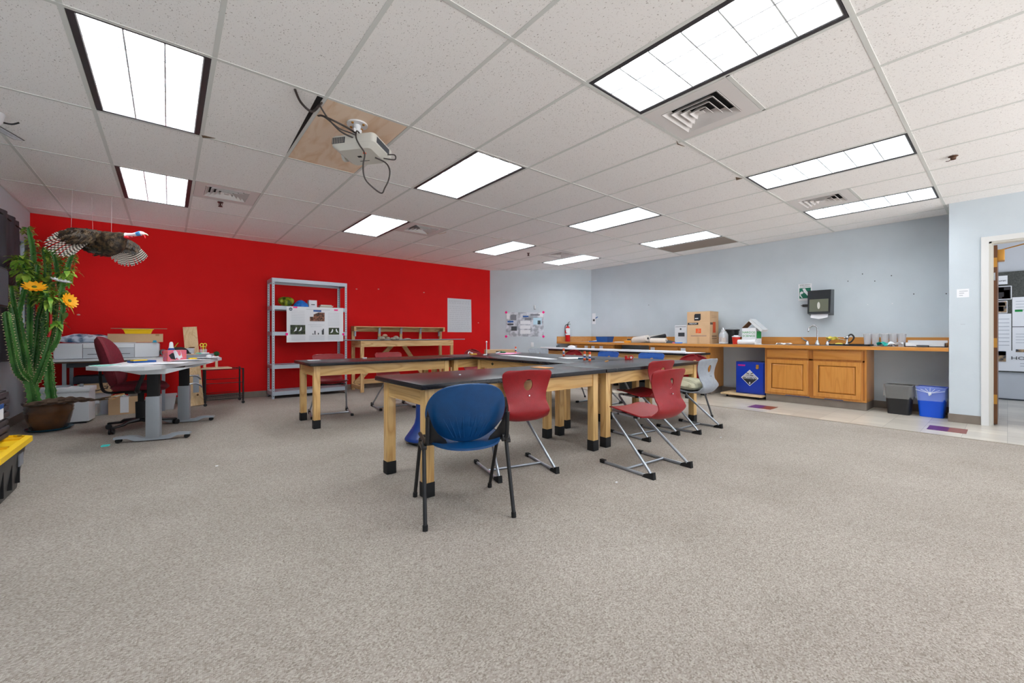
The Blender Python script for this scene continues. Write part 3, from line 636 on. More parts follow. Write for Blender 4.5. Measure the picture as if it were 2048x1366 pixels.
def door_panel(y0, y1, z0, z1, x, parent, name='door', raised=True, dz=None):
    if not raised: return MB().box(x-.02, x, y0, y1, z0, z1, b=.006).build(name, hy, parent)
    f = .06
    rc = lambda X, e_: [(X, y0+e_, z0+e_), (X, y1-e_, z0+e_), (X, y1-e_, z1-e_), (X, y0+e_, z1-e_)]
    o = MB().rings([rc(x, 0), rc(x-.018, 0), rc(x-.022, .004), rc(x-.022, f-.006), rc(x-.016, f), rc(x, f), rc(x, 0)], 0, False).build(name, hz, parent, ang=25)
    q = MB(); a0, a1, b0, b1 = y0+f, y1-f, z0+f, z1-f; g = .022
    q.rings([[(x-.004, a0, b0), (x-.004, a1, b0), (x-.004, a1, b1), (x-.004, a0, b1)], [(x-.004, a0+.006, b0+.006), (x-.004, a1-.006, b0+.006), (x-.004, a1-.006, b1-.006), (x-.004, a0+.006, b1-.006)], [(x-.016, a0+g, b0+g), (x-.016, a1-g, b0+g), (x-.016, a1-g, b1-g), (x-.016, a0+g, b1-g)]], 0, True)
    q.build('panel', hz, o, ang=15)
    return o
# sink cabinet
t = thing('base_cabinet', 'honey oak base cabinet under the sink with two panelled doors', 'cabinet', (7.40, 0, 0))
c = MB().box(0, .50, 1.244, 2.504, .115, CT-.045); c.build('carcass', hz, t)
MB().box(-.001, .0, 1.262, 2.486, .672, .694).box(-.001, 0, 1.262, 1.285, .14, .83).box(-.001, 0, 2.478, 2.488, .14, .83).box(-.001, 0, 1.86, 1.912, .13, .83).build('shaded_face_frame', wood('frame_oak', (176, 112, 46), (160, 98, 38), 'z', ring=4, seed=6), t)  # darker oak strips paint gap shading onto the face frame between doors
MB().box(.03, .48, 1.25, 2.50, 0, .115).build('toe_kick', m_toe, t)
for y0, y1 in ((1.30, 1.852), (1.92, 2.47)):
    door_panel(y0, y1, .70, .825, 0, t, 'drawer_front', False); door_panel(y0, y1, .145, .665, 0, t)
for y0, y1 in ((1.50, 1.72), (1.90, 2.22)):
    MB().box(-.001, .0, y0, y1, .115, .123).build('masking_strip', mat('blue_tape', (20, 80, 140), .6), t)
# drawer units on the left
def drawer_unit(y0, y1, splits, lab, tags):
    t = thing('drawer_cabinet', lab, 'cabinet', (7.36, 0, 0), 0, 'drawer cabinets under the counter')
    MB().box(.02, .55 if y1 < 5 else .30, y0, y1, .115, CT-.045).build('carcass', hz, t); MB().box(.06, .5 if y1 < 5 else .28, y0+.01, y1-.01, 0, .115).build('toe_kick', m_toe, t)
    for k in range(len(splits)-1):
        a, b = splits[k], splits[k+1]
        d = MB().box(.0, .02, a+.015, b-.015, .715, .825, b=.005).build('drawer', hy, t)
        for q in tags[k]: MB().box(-.003, .0, q-.045, q+.045, .755, .81).build('label_card', m_paper, d)
        MB().box(.0, .02, a+.015, b-.015, .15, .69, b=.005).build('door', hz, t)
drawer_unit(3.37, 4.58, (3.37, 3.96, 4.58), 'oak drawer cabinet beside the gap with the corrosives cabinet, two labelled drawers', ((3.86,), (4.49,)))
drawer_unit(5.42, 6.70, (5.42, 6.04, 6.70), 'oak drawer cabinet at the far end of the counter, four white labels', ((5.75, 5.98), (6.18, 6.5)))
# corrosives cabinet on its dolly
m_cb = mat('cabinet_blue', (8, 52, 170), .3)
t = thing('safety_cabinet', 'blue metal safety cabinet with CORROSIVE diamond sign under the counter', 'cabinet', (7.45, 2.745, .075))
MB().box(0, .42, -.222, .222, 0, .53, b=.006).build('body', m_cb, t); d = MB().box(-.014, -.001, -.205, .205, .015, .515, b=.004).build('door', m_cb, t)
sg = MB(); r_ = .135
def diamond(r, x): return [(x, 0, .265-r), (x, r, .265), (x, 0, .265+r), (x, -r, .265)]
sg = MB().add(diamond(r_, -.0155), [(0, 1, 2, 3)]); sg.build('sign_border', m_paper, t)
sg = MB().add([(-.016, 0, .27+r_-.012), (-.016, r_-.012, .272), (-.016, -r_+.012, .272)], [(0, 1, 2)]).build('sign_upper', mat('sign_grey', (196, 196, 200), .5), t)
MB().add([(-.016, 0, .265-r_+.01), (-.016, r_-.01, .262), (-.016, -r_+.01, .262)], [(0, 1, 2)]).build('sign_lower', m_ink, t)
tube_ = MB().tube([(-.018, .05, .345), (-.018, .01, .33)], .006, 6).tube([(-.018, -.05, .35), (-.018, -.015, .33)], .006, 6).box(-.018, -.0165, .0, .06, .305, .311).box(-.018, -.0165, -.055, -.005, .3, .312)
tube_.build('sign_pictogram', m_ink, t)
for zz, ss, st_, col in ((.262, .048, 'CORROSIVE', m_paper), (.178, .055, '8', m_paper)):
    text(st_, ss, (-.0175, 0, zz), (R(90), 0, R(-90)), col, t, thick=.001, stretch=.98)
MB().box(-.016, -.0145, -.105, .105, .242, .286).build('sign_band', m_ink, t)
MB().box(-.0155, -.0145, .07, .185, .458, .482).build('brand_label', mat('magenta', (190, 20, 130), .5), t)
MB().cyl((-.014, -.12, .44), (-.035, -.12, .44), .022, n=14).box(-.035, -.014, -.14, -.1, .45, .49, b=.006).build('latch', m_brass, t)
t = thing('dolly', 'low wooden dolly under the blue safety cabinet', 'dolly', (7.6, 2.80, 0))
MB().box(-.3, .2, -.28, .36, .045, .072, b=.004).build('deck', wood('ply_edge', (226, 200, 160), (206, 174, 126), 'y', seed=8), t)
for sx in (-.22, .12):
    for sy in (-.2, .28): MB().cyl((sx, sy-.012, .02), (sx, sy+.012, .02), .0195, n=14).box(sx-.015, sx+.015, sy-.015, sy+.015, .03, .045).build('caster', m_blackmat, t)
# waste bins
def bin_(x, y, m, lab, bagm, knot):
    t = thing('waste_bin', lab, 'bin', (x, y, 0), R(-4), 'rectangular waste bins under the counter'); t.scale = (.9, .88, 1)
    def rr(w, d, z, r=.04, n=6):
        pts = []
        for cx, cy, a0 in ((w-r, d-r, 0), (-w+r, d-r, 90), (-w+r, -d+r, 180), (w-r, -d+r, 270)):
            for k in range(n+1): a = R(a0+90*k/n); pts.append((cx+r*cos(a), cy+r*sin(a), z))
        return pts
    MB().rings([rr(.095, .125, 0), rr(.12, .155, .37), rr(.128, .163, .372), rr(.128, .163, .385), rr(.117, .152, .385), rr(.09, .12, .01)], 0, True).build('body', m, t)
    rg = []
    for k, (z, e_) in enumerate(((.375, -.006), (.392, .004), (.385, .010), (.34, .009), (.28, .012), (.225, .013))):
        ring = rr(.12+e_, .155+e_, z); rg.append([(p[0]*(1+.012*sin(i*1.7+k)), p[1]*(1+.012*cos(i*2.3+k)), p[2]+(.018*sin(i*1.3) if k == 5 else 0)) for i, p in enumerate(ring)])
    bg = MB().rings(rg, 0, False)
    bg.build('bin_liner', bagm, t)
    if knot:
        k = MB()
        for a in range(7): k.tube([(-.135, .15-.05*a, .375-.01*abs(a-3)), (-.142, 0, .31)], .003, 5)
        k.sph((-.146, 0, .305), .018, sq=(.6, 1, 1.2)); k.tube(smooth([(-.146, 0, .3), (-.15, .008, .28)], 3), .008, 6)
        k.build('liner_knot', mat('liner_white', (230, 236, 245), .3), t)
m_bag1 = mat('liner_clear', (170, 170, 168), .25, alpha=.38); m_bag2 = mat('liner_bluish', (200, 218, 250), .25, alpha=.3)
bin_(7.52, .925, mat('bin_black', (30, 30, 32), .4), 'black waste bin with clear liner under the counter', m_bag1, False)
bin_(7.57, .622, mat('bin_blue', (8, 88, 226), .35), 'bright blue recycling bin with knotted liner under the counter', m_bag2, True)

# ---------------------------------------------------------------- on the counter
Z = CT+.001
t = thing('moving_box', 'large upright cardboard moving box with orange square logo on the counter', 'cardboard box', (7.62, 3.62, Z))
bx = MB().box(-.17, .17, -.21, .21, 0, .585); bx.build('carton', m_card, t)
k = MB(); x = -.1712
k.box(x, x+.001, -.02, .075, .42, .52, 0).add([(x, .075, .52), (x, .06, .545), (x, -.045, .545), (x, -.02, .52)], [(0, 1, 2, 3)]).add([(x, -.02, .52), (x, -.045, .545), (x, -.045, .44), (x, -.02, .42)], [(0, 1, 2, 3)])
k.box(x-.0003, x, .0, .06, .455, .47, 1); k.box(x, x+.001, -.0, .195, .345, .385, 0); k.box(x, x+.001, -.205, .205, .404, .4055, 2)
k.build('dark_print', [m_ink, m_paper, mat('card_line', (170, 130, 92), .9)], t)
text('MEDIUM', .034, (x-.001, .098, .365), (R(90), 0, R(-90)), m_paper, t, thick=.0004, stretch=1.1)
MB().box(x, x+.001, -.05, .045, .19, .275).build('logo_square', m_orange, t)
for i, s_ in enumerate(('THE', 'HOME', 'DEPOT')): text(s_, .026, (x-.001, -.0025, .255-.024*i), (R(90), R(-25), R(-90)), m_card, t, thick=.0004, stretch=.8)
MB().box(x, x+.001, -.15, .14, .135, .15).build('print_line', mat('card_print', (150, 128, 116), .9), t)
MB().box(-.055, .055, -.2112, -.2102, .2, .395).build('logo_panel', mat('orange_shaded', (205, 78, 28), .7), t)  # darkened copy of the logo orange, shade painted for the box's right side
MB().box(-.16, -.05, -.2112, -.2102, .345, .385).box(-.09, .1, -.2112, -.2102, .13, .145).box(-.09, .1, -.2112, -.2102, .09, .1).box(-.1, .1, -.2112, -.2102, .5, .503).box(-.1, .1, -.2112, -.2102, .47, .473).build('side_print', mat('card_dark', (104, 84, 70), .9), t)
MB().box(-.172, .172, -.02, .02, .0, .12).box(-.165, .172, -.2125, .2125, .58, .587).build('parcel_tape', mat('tape_tan', (186, 154, 116), .4), t)
# white first aid style box
t = thing('wall_box', 'white flat box with dark label left of the moving box on the counter', 'box', (7.70, 4.09, Z))
MB().box(0, .1, -.125, .125, .0, .35, b=.01).build('case', m_white, t); MB().box(-.002, .0, -.11, .11, .315, .322).box(-.002, 0, -.08, .05, .13, .205).cyl((-.002, .0, .275), (.0, 0, .275), .018, n=14).build('printing', m_dgrey, t)
MB().box(-.16, .1, -.14, .14, 0, .006).build('tray', m_white, t)
# fire extinguisher
t = thing('fire_extinguisher', 'red fire extinguisher standing at the far end of the counter', 'fire extinguisher', (7.42, 6.80, Z))
m_fe = mat('extinguisher_red', (200, 16, 22), .25)
MB().lathe([(.001, 0), (.05, 0), (.056, .012), (.056, .30), (.05, .335), (.03, .36), (.016, .372), (.014, .39)], n=28).build('cylinder', m_fe, t)
MB().lathe([(.0567, .16), (.0567, .325)], n=28).build('label_sleeve', m_paper, t)
MB().add([(-.0572, .01, .27), (-.0572, .04, .27), (-.0572, .04, .2), (-.0572, .01, .2)], [(0, 1, 2, 3)]).box(-.059, -.055, -.03, .02, .2, .215).build('label_mark', m_fe, t)
MB().cyl((0, 0, .385), (0, 0, .425), .016, n=14).tube([(0, .01, .42), (-.02, -.05, .465), (-.03, -.09, .475)], .006, 8).tube([(0, .01, .41), (-.02, -.06, .425), (-.03, -.11, .42)], .005, 8).cyl((-.02, 0, .405), (-.035, 0, .405), .014, n=12).build('valve_handle', mat('valve_black', (30, 30, 32), .4), t)
MB().tube(smooth([(0, .015, .41), (-.01, .06, .4), (-.01, .082, .34), (-.005, .078, .2), (0, .07, .12)], 5), .008, 8).build('hose', m_black, t)
# faucet, handles, sprayer, sink
t = thing('sink', 'stainless sink basin set in the counter', 'sink', (7.6, 1.85, Z))
MB().box(-.2, .2, -.34, .34, 0, .004, b=.002).build('rim', m_steel, t)
MB().box(-.17, .15, -.3, .3, .0041, .005).build('bowl', mat('sink_dark', (92, 94, 96), .3, .8), t)
t = thing('faucet', 'chrome gooseneck faucet with two lever handles on the sink', 'faucet', (7.75, 1.89, Z+.005))
MB().lathe([(.035, 0), (.034, .02), (.02, .05), (.016, .07)], n=20).tube(fillet([(0, 0, .05), (0, 0, .27), (-.02, .04, .31), (-.04, .105, .27), (-.04, .108, .215)], .06, 7), .0105, 12).sph((-.04, .108, .215), .014).build('spout', m_chrome, t)
for s in (1, -1):
    h = MB().lathe([(.03, 0), (.028, .02), (.018, .045), (.016, .055)], (0, .13*s, 0), n=18); h.tube(smooth([(0, .13*s, .05), (-.02, .16*s, .07), (-.03, .2*s, .105)], 4), [.011]*8+[.014], 8); h.build('lever_handle', m_chrome, t)
t = thing('eyewash_sprayer', 'chrome eyewash sprayer with black hose loop right of the faucet', 'sprayer', (7.72, 1.52, Z))
MB().lathe([(.03, 0), (.028, .02), (.014, .04), (.013, .1)], n=18).sph((0, 0, .12), .026).cyl((0, .03, .11), (0, -.02, .14), .016, n=14).tube([(0, .02, .08), (-.01, .1, .1)], .006, 8).build('valve_body', m_chrome, t)
MB().tube(smooth([(0, -.01, .14), (0, -.05, .165), (0, -.08, .12), (0, -.05, .06), (0, -.015, .04)], 6), .011, 8).build('hose', m_black, t)
g = MB().grid(lambda u, v: (-.03+.06*v+.01*sin(u*9), -.07+.14*u, .105+.014*sin(u*7+v*5)+.012*cos(v*9)), 14, 6); g.sph((-.08, -.1, .02), .03, sq=(1, 1.6, .7)).sph((-.1, -.02, .015), .022, sq=(1.2, 1.4, .6))
tag(g.build('rubber_gloves', mat('glove_yellow', (236, 220, 96), .5), loc=(7.72, 1.70, Z), solid=.004), 'yellow rubber gloves draped by the sprayer at the sink', 'gloves')
# trays
t = thing('black_tray', 'flat black tray right of the sink sprayer', 'tray', (7.62, 1.42, Z)); MB().box(-.17, .17, -.2, .26, 0, .012, b=.004).build('base', m_black, t); MB().box(-.17, -.155, -.2, .26, .01, .026).box(.155, .17, -.2, .26, .01, .026).box(-.17, .17, -.2, -.185, .01, .026).box(-.17, .17, .245, .26, .01, .026).build('lip', m_black, t)
tag(MB().box(-.12, .1, -.13, .02, .0125, .02).build('paper_slip', m_paper, loc=(7.62, 1.42, Z)), 'white sheet lying in the black tray', 'paper')
lab5 = ['first clear plastic cup, beside the black tray', 'second clear plastic cup from the tray', 'third clear plastic cup, middle of the five', 'fourth clear plastic cup, behind the teal packet', 'fifth clear plastic cup, nearest the white tray']
cup = MB().lathe([(.001, 0), (.036, 0), (.046, .165), (.049, .17), (.046, .17), (.045, .165), (.035, .004), (.001, .004)], n=26).mesh('cup_body', mat('cup_plastic', (228, 228, 232), .2, alpha=.42))
lidm = MB().lathe([(.048, .168), (.05, .176), (.04, .18), (.001, .181)], n=26).mesh('lid', mat('cup_lid', (240, 243, 248), .3, alpha=.6))
for i, y in enumerate((1.292, 1.205, 1.105, 1.018, .93)):
    t = thing('plastic_cup', lab5[i], 'cup', (7.75, y, Z), 0, 'clear cups on the counter'); 
    for n, me in (('cup_body', cup), ('lid', lidm)):
        o = bpy.data.objects.new(n, me); COL.objects.link(o); o.parent = t
p = MB().grid(lambda u, v: (-.07+.14*v, -.13+.26*u, .03+.022*sin(u*8+2*v)*cos(v*6)+.012*sin(u*17)), 22, 10, mf=lambda i, j: 0 if i > 11 else 1).box(-.06, .07, -.02, .12, 0, .012, 2)
tag(p.build('plastic_packet', [mat('teal_film', (30, 170, 160), .3), mat('clear_film', (225, 230, 236), .3), m_dgrey], loc=(7.58, 1.03, Z+.005), solid=.003), 'crumpled teal and clear plastic packet in front of the cups', 'packet')
t = thing('white_tray', 'long low white tray at the right end of the counter', 'tray', (7.7, .70, Z)); MB().box(-.16, .16, -.2, .18, 0, .01).box(-.16, -.15, -.2, .18, 0, .055).box(.15, .16, -.2, .18, 0, .085).box(-.16, .16, -.2, -.19, 0, .055).box(-.16, .16, .17, .18, 0, .055).build('pan', m_white, t)
tag(MB().box(-.05, .03, -.055, .055, 0, .025, b=.003).build('dark_block', m_dgrey, loc=(7.48, .70, Z)), 'dark rectangular sponge before the white tray', 'sponge')
tag(MB().grid(lambda u, v: (-.06+.12*v, -.1+.2*u, .012+.012*sin(u*11)*sin(v*7+1)), 16, 8).build('white_cloth', m_paper, loc=(7.5, 2.27, Z+.006), solid=.003), 'white cloth lying on the counter left of the sink', 'cloth')
# jar, bucket, red cup, white printed box, paper roll
t = thing('glass_jar', 'clear glass jar holding a white spray nozzle, right of the moving box', 'jar', (7.55, 3.215, Z))
MB().lathe([(.001, 0), (.075, 0), (.078, .01), (.078, .16), (.06, .2), (.045, .21), (.05, .225), (.046, .225), (.041, .21), (.055, .198), (.074, .158), (.074, .012), (.001, .008)], n=28).build('glass', m_clear, t); MB().lathe([(.001, .009), (.07, .009), (.07, .035), (.001, .036)], n=24).build('liquid', mat('milky', (225, 232, 238), .3), t)
MB().cyl((0, 0, .03), (0, 0, .11), .03, n=14, m=1).cyl((0, 0, .11), (0, 0, .23), .014, n=12).box(-.02, .02, -.02, .03, .23, .25, b=.004).tube([(0, .0, .25), (0, .015, .285)], .011, 8).build('spray_bottle', [m_white, m_card], t)
t = thing('bucket', 'black plastic bucket standing on the counter', 'bucket', (7.72, 3.14, Z)); MB().lathe([(.001, 0), (.085, 0), (.108, .235), (.122, .238), (.122, .255), (.11, .255), (.104, .24), (.08, .01), (.001, .008)], n=32).build('body', m_black, t); MB().tube(smooth([(0, .115, .25), (.05, .05, .275), (.06, -.03, .28), (0, -.115, .25)], 6), .003, 6).build('handle', m_steel, t)
t = thing('red_cup', 'small red tub with white crumpled lid beside the bucket', 'cup', (7.50, 2.985, Z)); MB().lathe([(.001, 0), (.052, 0), (.064, .125), (.06, .125), (.05, .005), (.001, .004)], n=24).build('tub', mat('tub_red', (208, 44, 24), .4), t); MB().lathe([(.066, .122), (.067, .136), (.05, .14), (.03, .155), (.001, .15)], n=18).build('lid', m_white, t)
t = thing('sample_box', 'white carton with green printing and open lid on the counter', 'carton', (7.62, 2.78, Z))
MB().box(-.115, .115, -.13, .13, 0, .004).box(-.115, -.112, -.11, .115, 0, .275).box(.112, .115, -.11, .115, 0, .275).box(-.115, .115, -.11, -.107, 0, .275).box(-.115, .115, .112, .115, 0, .275).build('carton', m_paper, t)
MB_l = MB(); MB_l.M = Matrix.Translation((0, -.02, .43)) @ Matrix.Rotation(R(44), 4, 'X'); MB_l.box(-.12, .12, -.27, -.0, -.004, .0).box(-.12, -.117, -.27, 0, -.045, 0).box(.117, .12, -.27, 0, -.045, 0).box(-.12, .12, -.27, -.267, -.045, 0).box(-.12, .12, -.003, 0, -.045, 0)
MB_l.build('lid', m_white, t)
fl = MB(); fl.M = Matrix.Translation((0, .115, .275)) @ Matrix.Rotation(R(44), 4, 'X'); fl.box(-.112, .112, -.002, .002, 0, .205); fl.build('flap', [mat('carton_inside', (132, 92, 62), .9)], t)
text('NARDOS', .05, (-.1165, .005, .20), (R(90), 0, R(-90)), m_green, t, stretch=1.0); text('SCIENCE', .05, (-.1165, .005, .14), (R(90), 0, R(-90)), m_green, t, stretch=1.0)
MB().box(-.1, .1, -.1112, -.1102, .1, .22).build('side_print', m_green, t)
t = thing('paper_roll', 'white roll of paper lying in front of the green-printed carton', 'paper roll', (7.42, 2.80, Z)); c = MB(); c.rings([[(r*cos(2*pi*k/24), y, .041+r*sin(2*pi*k/24)) for k in range(24)] for r, y in ((.014, .12), (.04, .12), (.04, -.15), (.014, -.15), (.014, .12))], 0, False); c.build('roll', m_paper, t); MB().grid(lambda u, v: (-.03+.12*v, -.15-.09*u*v+.02*u, .003+.01*sin(u*3)), 6, 6).build('loose_end', m_paper, t, solid=.001)
# long clutter group on the left half of the counter
p = MB().grid(lambda u, v: (-.12+.24*v, -.16+.32*u, .01+.07*(1-u)*v), 6, 4); tag(p.build('paper_sheets', m_paper, loc=(7.55, 6.1, Z), solid=.002), 'white papers fanned against the backsplash near the extinguisher', 'paper')
tag(MB().box(-.05, .05, -.09, .09, 0, .022, b=.004).build('blue_pouch', mat('pouch_blue', (60, 120, 200), .6), loc=(7.42, 6.02, Z)), 'small blue pouch in front of the white papers', 'pouch')
t = thing('blue_basket', 'blue plastic basket on the counter', 'basket', (7.55, 5.80, Z)); 
MB().rings([[(-.1, -.14, 0), (.1, -.14, 0), (.1, .14, 0), (-.1, .14, 0)], [(-.12, -.16, .12), (.12, -.16, .12), (.12, .16, .12), (-.12, .16, .12)], [(-.13, -.17, .125), (.13, -.17, .125), (.13, .17, .125), (-.13, .17, .125)], [(-.11, -.155, .125), (.11, -.155, .125), (.11, .155, .125), (-.11, .155, .125)], [(-.09, -.13, .006), (.09, -.13, .006), (.09, .13, .006), (-.09, .13, .006)]], 0, True).build('body', m_blue, t)
t = thing('soldering_clutter', 'small tan and black gadget with bent wires on the counter', 'gadget', (7.6, 5.15, Z)); MB().box(-.05, .05, -.1, .1, 0, .05, b=.008).build('base', m_card, t); MB().sph((0, .05, .06), .035, sq=(1, 1.4, .5)).build('knob', m_black, t)
w_ = MB()
for a, b in ((.08, .13), (.02, -.03), (-.08, -.02)): w_.tube(smooth([(0, a, .03), (.02, a+.01, .1), (.01, b, .13)], 5), .0025, 6)
w_.build('wire', m_steel, t)
tag(MB().box(-.04, .04, -.06, .06, 0, .04, b=.008).build('orange_block', mat('sponge_orange', (240, 160, 30), .7), loc=(7.40, 5.10, Z)), 'orange sponge at the front edge of the counter', 'sponge')
tag(MB().box(-.06, .06, -.09, .08, 0, .016, b=.003).build('white_tray_small', m_white, loc=(7.42, 5.32, Z)), 'small white dish beside the orange sponge', 'dish')
def roll(loc, L, r, rz, ry, m, lab, n, inner=.35):
    t = thing('fabric_roll', lab, 'roll', loc, rz, 'rolls piled on the counter')
    c = MB(); c.M = Matrix.Rotation(ry, 4, 'X'); c.rings([[(q*cos(2*pi*k/22), y, r+q*sin(2*pi*k/22)) for k in range(22)] for q, y in ((r*inner, L/2), (r*.96, L/2), (r, L/2-.01), (r*1.02, 0), (r, -L/2+.01), (r*.96, -L/2), (r*inner, -L/2), (r*inner, L/2))], 0, False); c.build('rolled_sheet', m, t)
    d = MB(); d.M = c.M; d.cyl((0, -L/2+.003, r), (0, L/2-.003, r), r*inner*.98, n=14); d.build('core', m_black, t)
m_off = mat('offwhite_fabric', (214, 208, 200), .85)
roll((7.5, 4.84, Z), .44, .068, R(-18), R(-6), m_off, 'thick off-white roll leaning at the left of the pile', 1)
roll((7.68, 4.72, Z+.0), .52, .07, R(14), R(-9), m_off, 'off-white roll lying behind the others', 2)
roll((7.54, 4.52, Z+.06), .40, .042, R(10), R(-12), m_black, 'glossy black roll across the pile', 3)
roll((7.42, 4.40, Z), .32, .05, R(4), 0, mat('cream_fabric', (226, 216, 206), .85), 'cream roll with dark core at the right of the pile', 4)
roll((7.62, 4.55, Z), .34, .03, R(-30), R(4), mat('check_red', (170, 60, 60), .8), 'thin red checked roll half buried in the pile', 5)
tag(MB().add([(-.1, -.13, 0), (.12, -.13, 0), (.12, .15, 0), (-.1, .15, 0), (-.06, -.02, .025), (.1, -.05, .03), (.1, .14, .075), (-.05, .13, .06)], [(0, 3, 2, 1), (4, 5, 6, 7), (0, 1, 5, 4), (1, 2, 6, 5), (2, 3, 7, 6), (3, 0, 4, 7)]).build('grey_wedge', m_dgrey, loc=(7.5, 4.21, Z)), 'dark grey folded cloth in front of the white flat box', 'cloth')
tag(MB().box(-.03, .03, -.09, .03, 0, .02, m=0).box(-.03, .03, .03, .08, 0, .02, m=1).box(-.025, .03, -.04, .02, .02, .035, m=2).build('marker_set', [mat('marker_blue', (60, 140, 230), .5), mat('marker_pink', (235, 120, 150), .5), m_white], loc=(7.40, 4.0, Z)), 'small blue and pink packets at the foot of the white flat box', 'packets')

# ---------------------------------------------------------------- on the grey wall
t = thing('towel_dispenser', 'smoked plastic paper towel dispenser on the grey wall', 'dispenser', (XR, 1.872, 1.36))
m_smoke = mat('smoked_plastic', (36, 40, 44), .2); m_smk2 = mat('smoked_window', (104, 108, 92), .25)
MB().add([(-.19, -.145, .03), (-.19, .145, .03), (-.0, .15, .0), (-.0, -.15, .0), (-.16, -.15, .39), (-.16, .15, .39), (0, .155, .40), (0, -.155, .40)], [(0, 3, 2, 1), (4, 5, 6, 7), (0, 1, 5, 4), (1, 2, 6, 5), (2, 3, 7, 6), (3, 0, 4, 7)]).build('cover', m_smoke, t)
MB().add([(-.191, -.122, .055), (-.191, .122, .055), (-.176, .122, .25), (-.176, -.122, .25)], [(0, 1, 2, 3)]).build('level_window', m_smk2, t, solid=.002)
pts = [(-.190, .018*cos(a), .15+.055*sin(a)) for a in [2*pi*k/20 for k in range(20)]]; e_ = MB().add(pts, [tuple(range(20))]); e_.build('oval_window', mat('towel_seen', (214, 214, 206), .5), t, solid=.004)
MB().grid(lambda u, v: (-.15-.02*v, -.11+.22*u, .015-.05*v-.025*v*(1-abs(2*u-1))), 12, 4).build('paper_towel', m_paper, t, solid=.004)
t = thing('eyewash_sign', 'green and white emergency eye wash sign on the wall beside the towel dispenser', 'sign', (XR-.002, 2.098, 1.745))
MB().box(-.003, 0, -.092, .092, -.137, .137).build('board', m_paper, t); MB().box(-.0042, -.003, -.078, .078, -.098, .07).build('green_field', mat('safety_green', (8, 110, 84), .6), t)
text('EMERGENCY', .024, (-.0045, 0, .117), (R(90), 0, R(-90)), m_ink, t, stretch=1.05); text('EYE WASH STATION', .018, (-.0045, 0, .09), (R(90), 0, R(-90)), m_ink, t, stretch=.85)
h_ = MB(); h_.add([(-.0052, a, b) for a, b in ((.035, .06), (.0, .065), (-.02, .02), (-.06, -.03), (-.05, -.06), (-.03, -.055), (-.015, -.03), (.015, .0))], [tuple(range(8))])
h_.add([(-.0052, a, b) for a, b in ((.045, .02), (.02, -.0), (.03, -.02), (.06, -.03), (.05, -.06), (.03, -.09), (.045, -.09), (.074, -.05), (.07, .0))], [tuple(range(9))]); h_.build('hand_symbol', m_paper, t)
t = thing('wall_plug_adapter', 'small black clip fixed to the wall below the eyewash sign', 'clip', (XR, 2.09, 1.53)); MB().box(-.03, 0, -.04, .04, -.018, .018, b=.004).cyl((-.02, .04, 0), (-.02, .06, .003), .006, n=8).build('body', m_black, t)
MB().box(-.031, -.03, -.025, .025, -.004, .004).build('slot', m_dgrey, t)
t = thing('phone_card', 'white strip of cards with a blue tag on the grey wall near the corner', 'card', (XR, 6.415, 1.45)); MB().box(-.003, 0, -.05, .055, -.13, .13).build('card', m_paper, t); MB().box(-.004, -.003, -.03, .03, -.06, -.01).build('picture', m_dgrey, t); MB().add([(-.006, -.05, -.005), (-.006, -.12, .03), (-.006, -.12, .05), (-.006, -.05, .02)], [(0, 1, 2, 3)]).build('blue_tag', m_blue, t, solid=.002)
# nail holes and screws on the grey wall
for y, z, cl_, lab in ((1.06, 1.9, 0, 'small dark screw high on the grey wall above the middle cups'), (1.38, 1.96, 0, 'topmost small dark screw on the grey wall, right of the dispenser'), (1.55, 1.87, 0, 'small dark screw on the grey wall level with the dispenser top'), (.83, 1.62, 0, 'small dark screw on the grey wall above the white tray'), (1.24, 1.84, 0, 'small dark screw on the grey wall between the two higher ones'), (4.93, 1.70, 0, 'lone dark screw on the grey wall left of the moving box'), (1.32, 1.5, 1, 'left white wall plug above the clear cups'), (1.05, 1.5, 1, 'right white wall plug above the clear cups'), (.52, 1.6, 0, 'small dark screw at the right end of the grey wall')):
    tag(MB().sph((0, 0, 0), .007, 8).build('screw', m_ink if not cl_ else m_paper, loc=(XR-.002, y, z)), lab, 'screw', 'screws and plugs in the grey wall')
# door wall notices
t = thing('wall_notice', 'small white notice on the wall left of the doorway', 'notice', (XD, .341, 1.552)); MB().box(-.002, 0, -.05, .05, -.05, .05).build('sheet', m_paper, t); MB().box(-.003, -.002, -.04, .03, .02, .027).box(-.003, -.002, -.01, .03, -.004, .004).box(-.003, -.002, -.0, .03, -.03, -.022).build('printing', m_faint, t)
tag(MB().box(-.002, 0, -.018, .02, -.002, .002).build('pencil_mark', m_faint, loc=(XD, .34, 1.18)), 'faint pencil dash on the wall left of the doorway', 'mark')
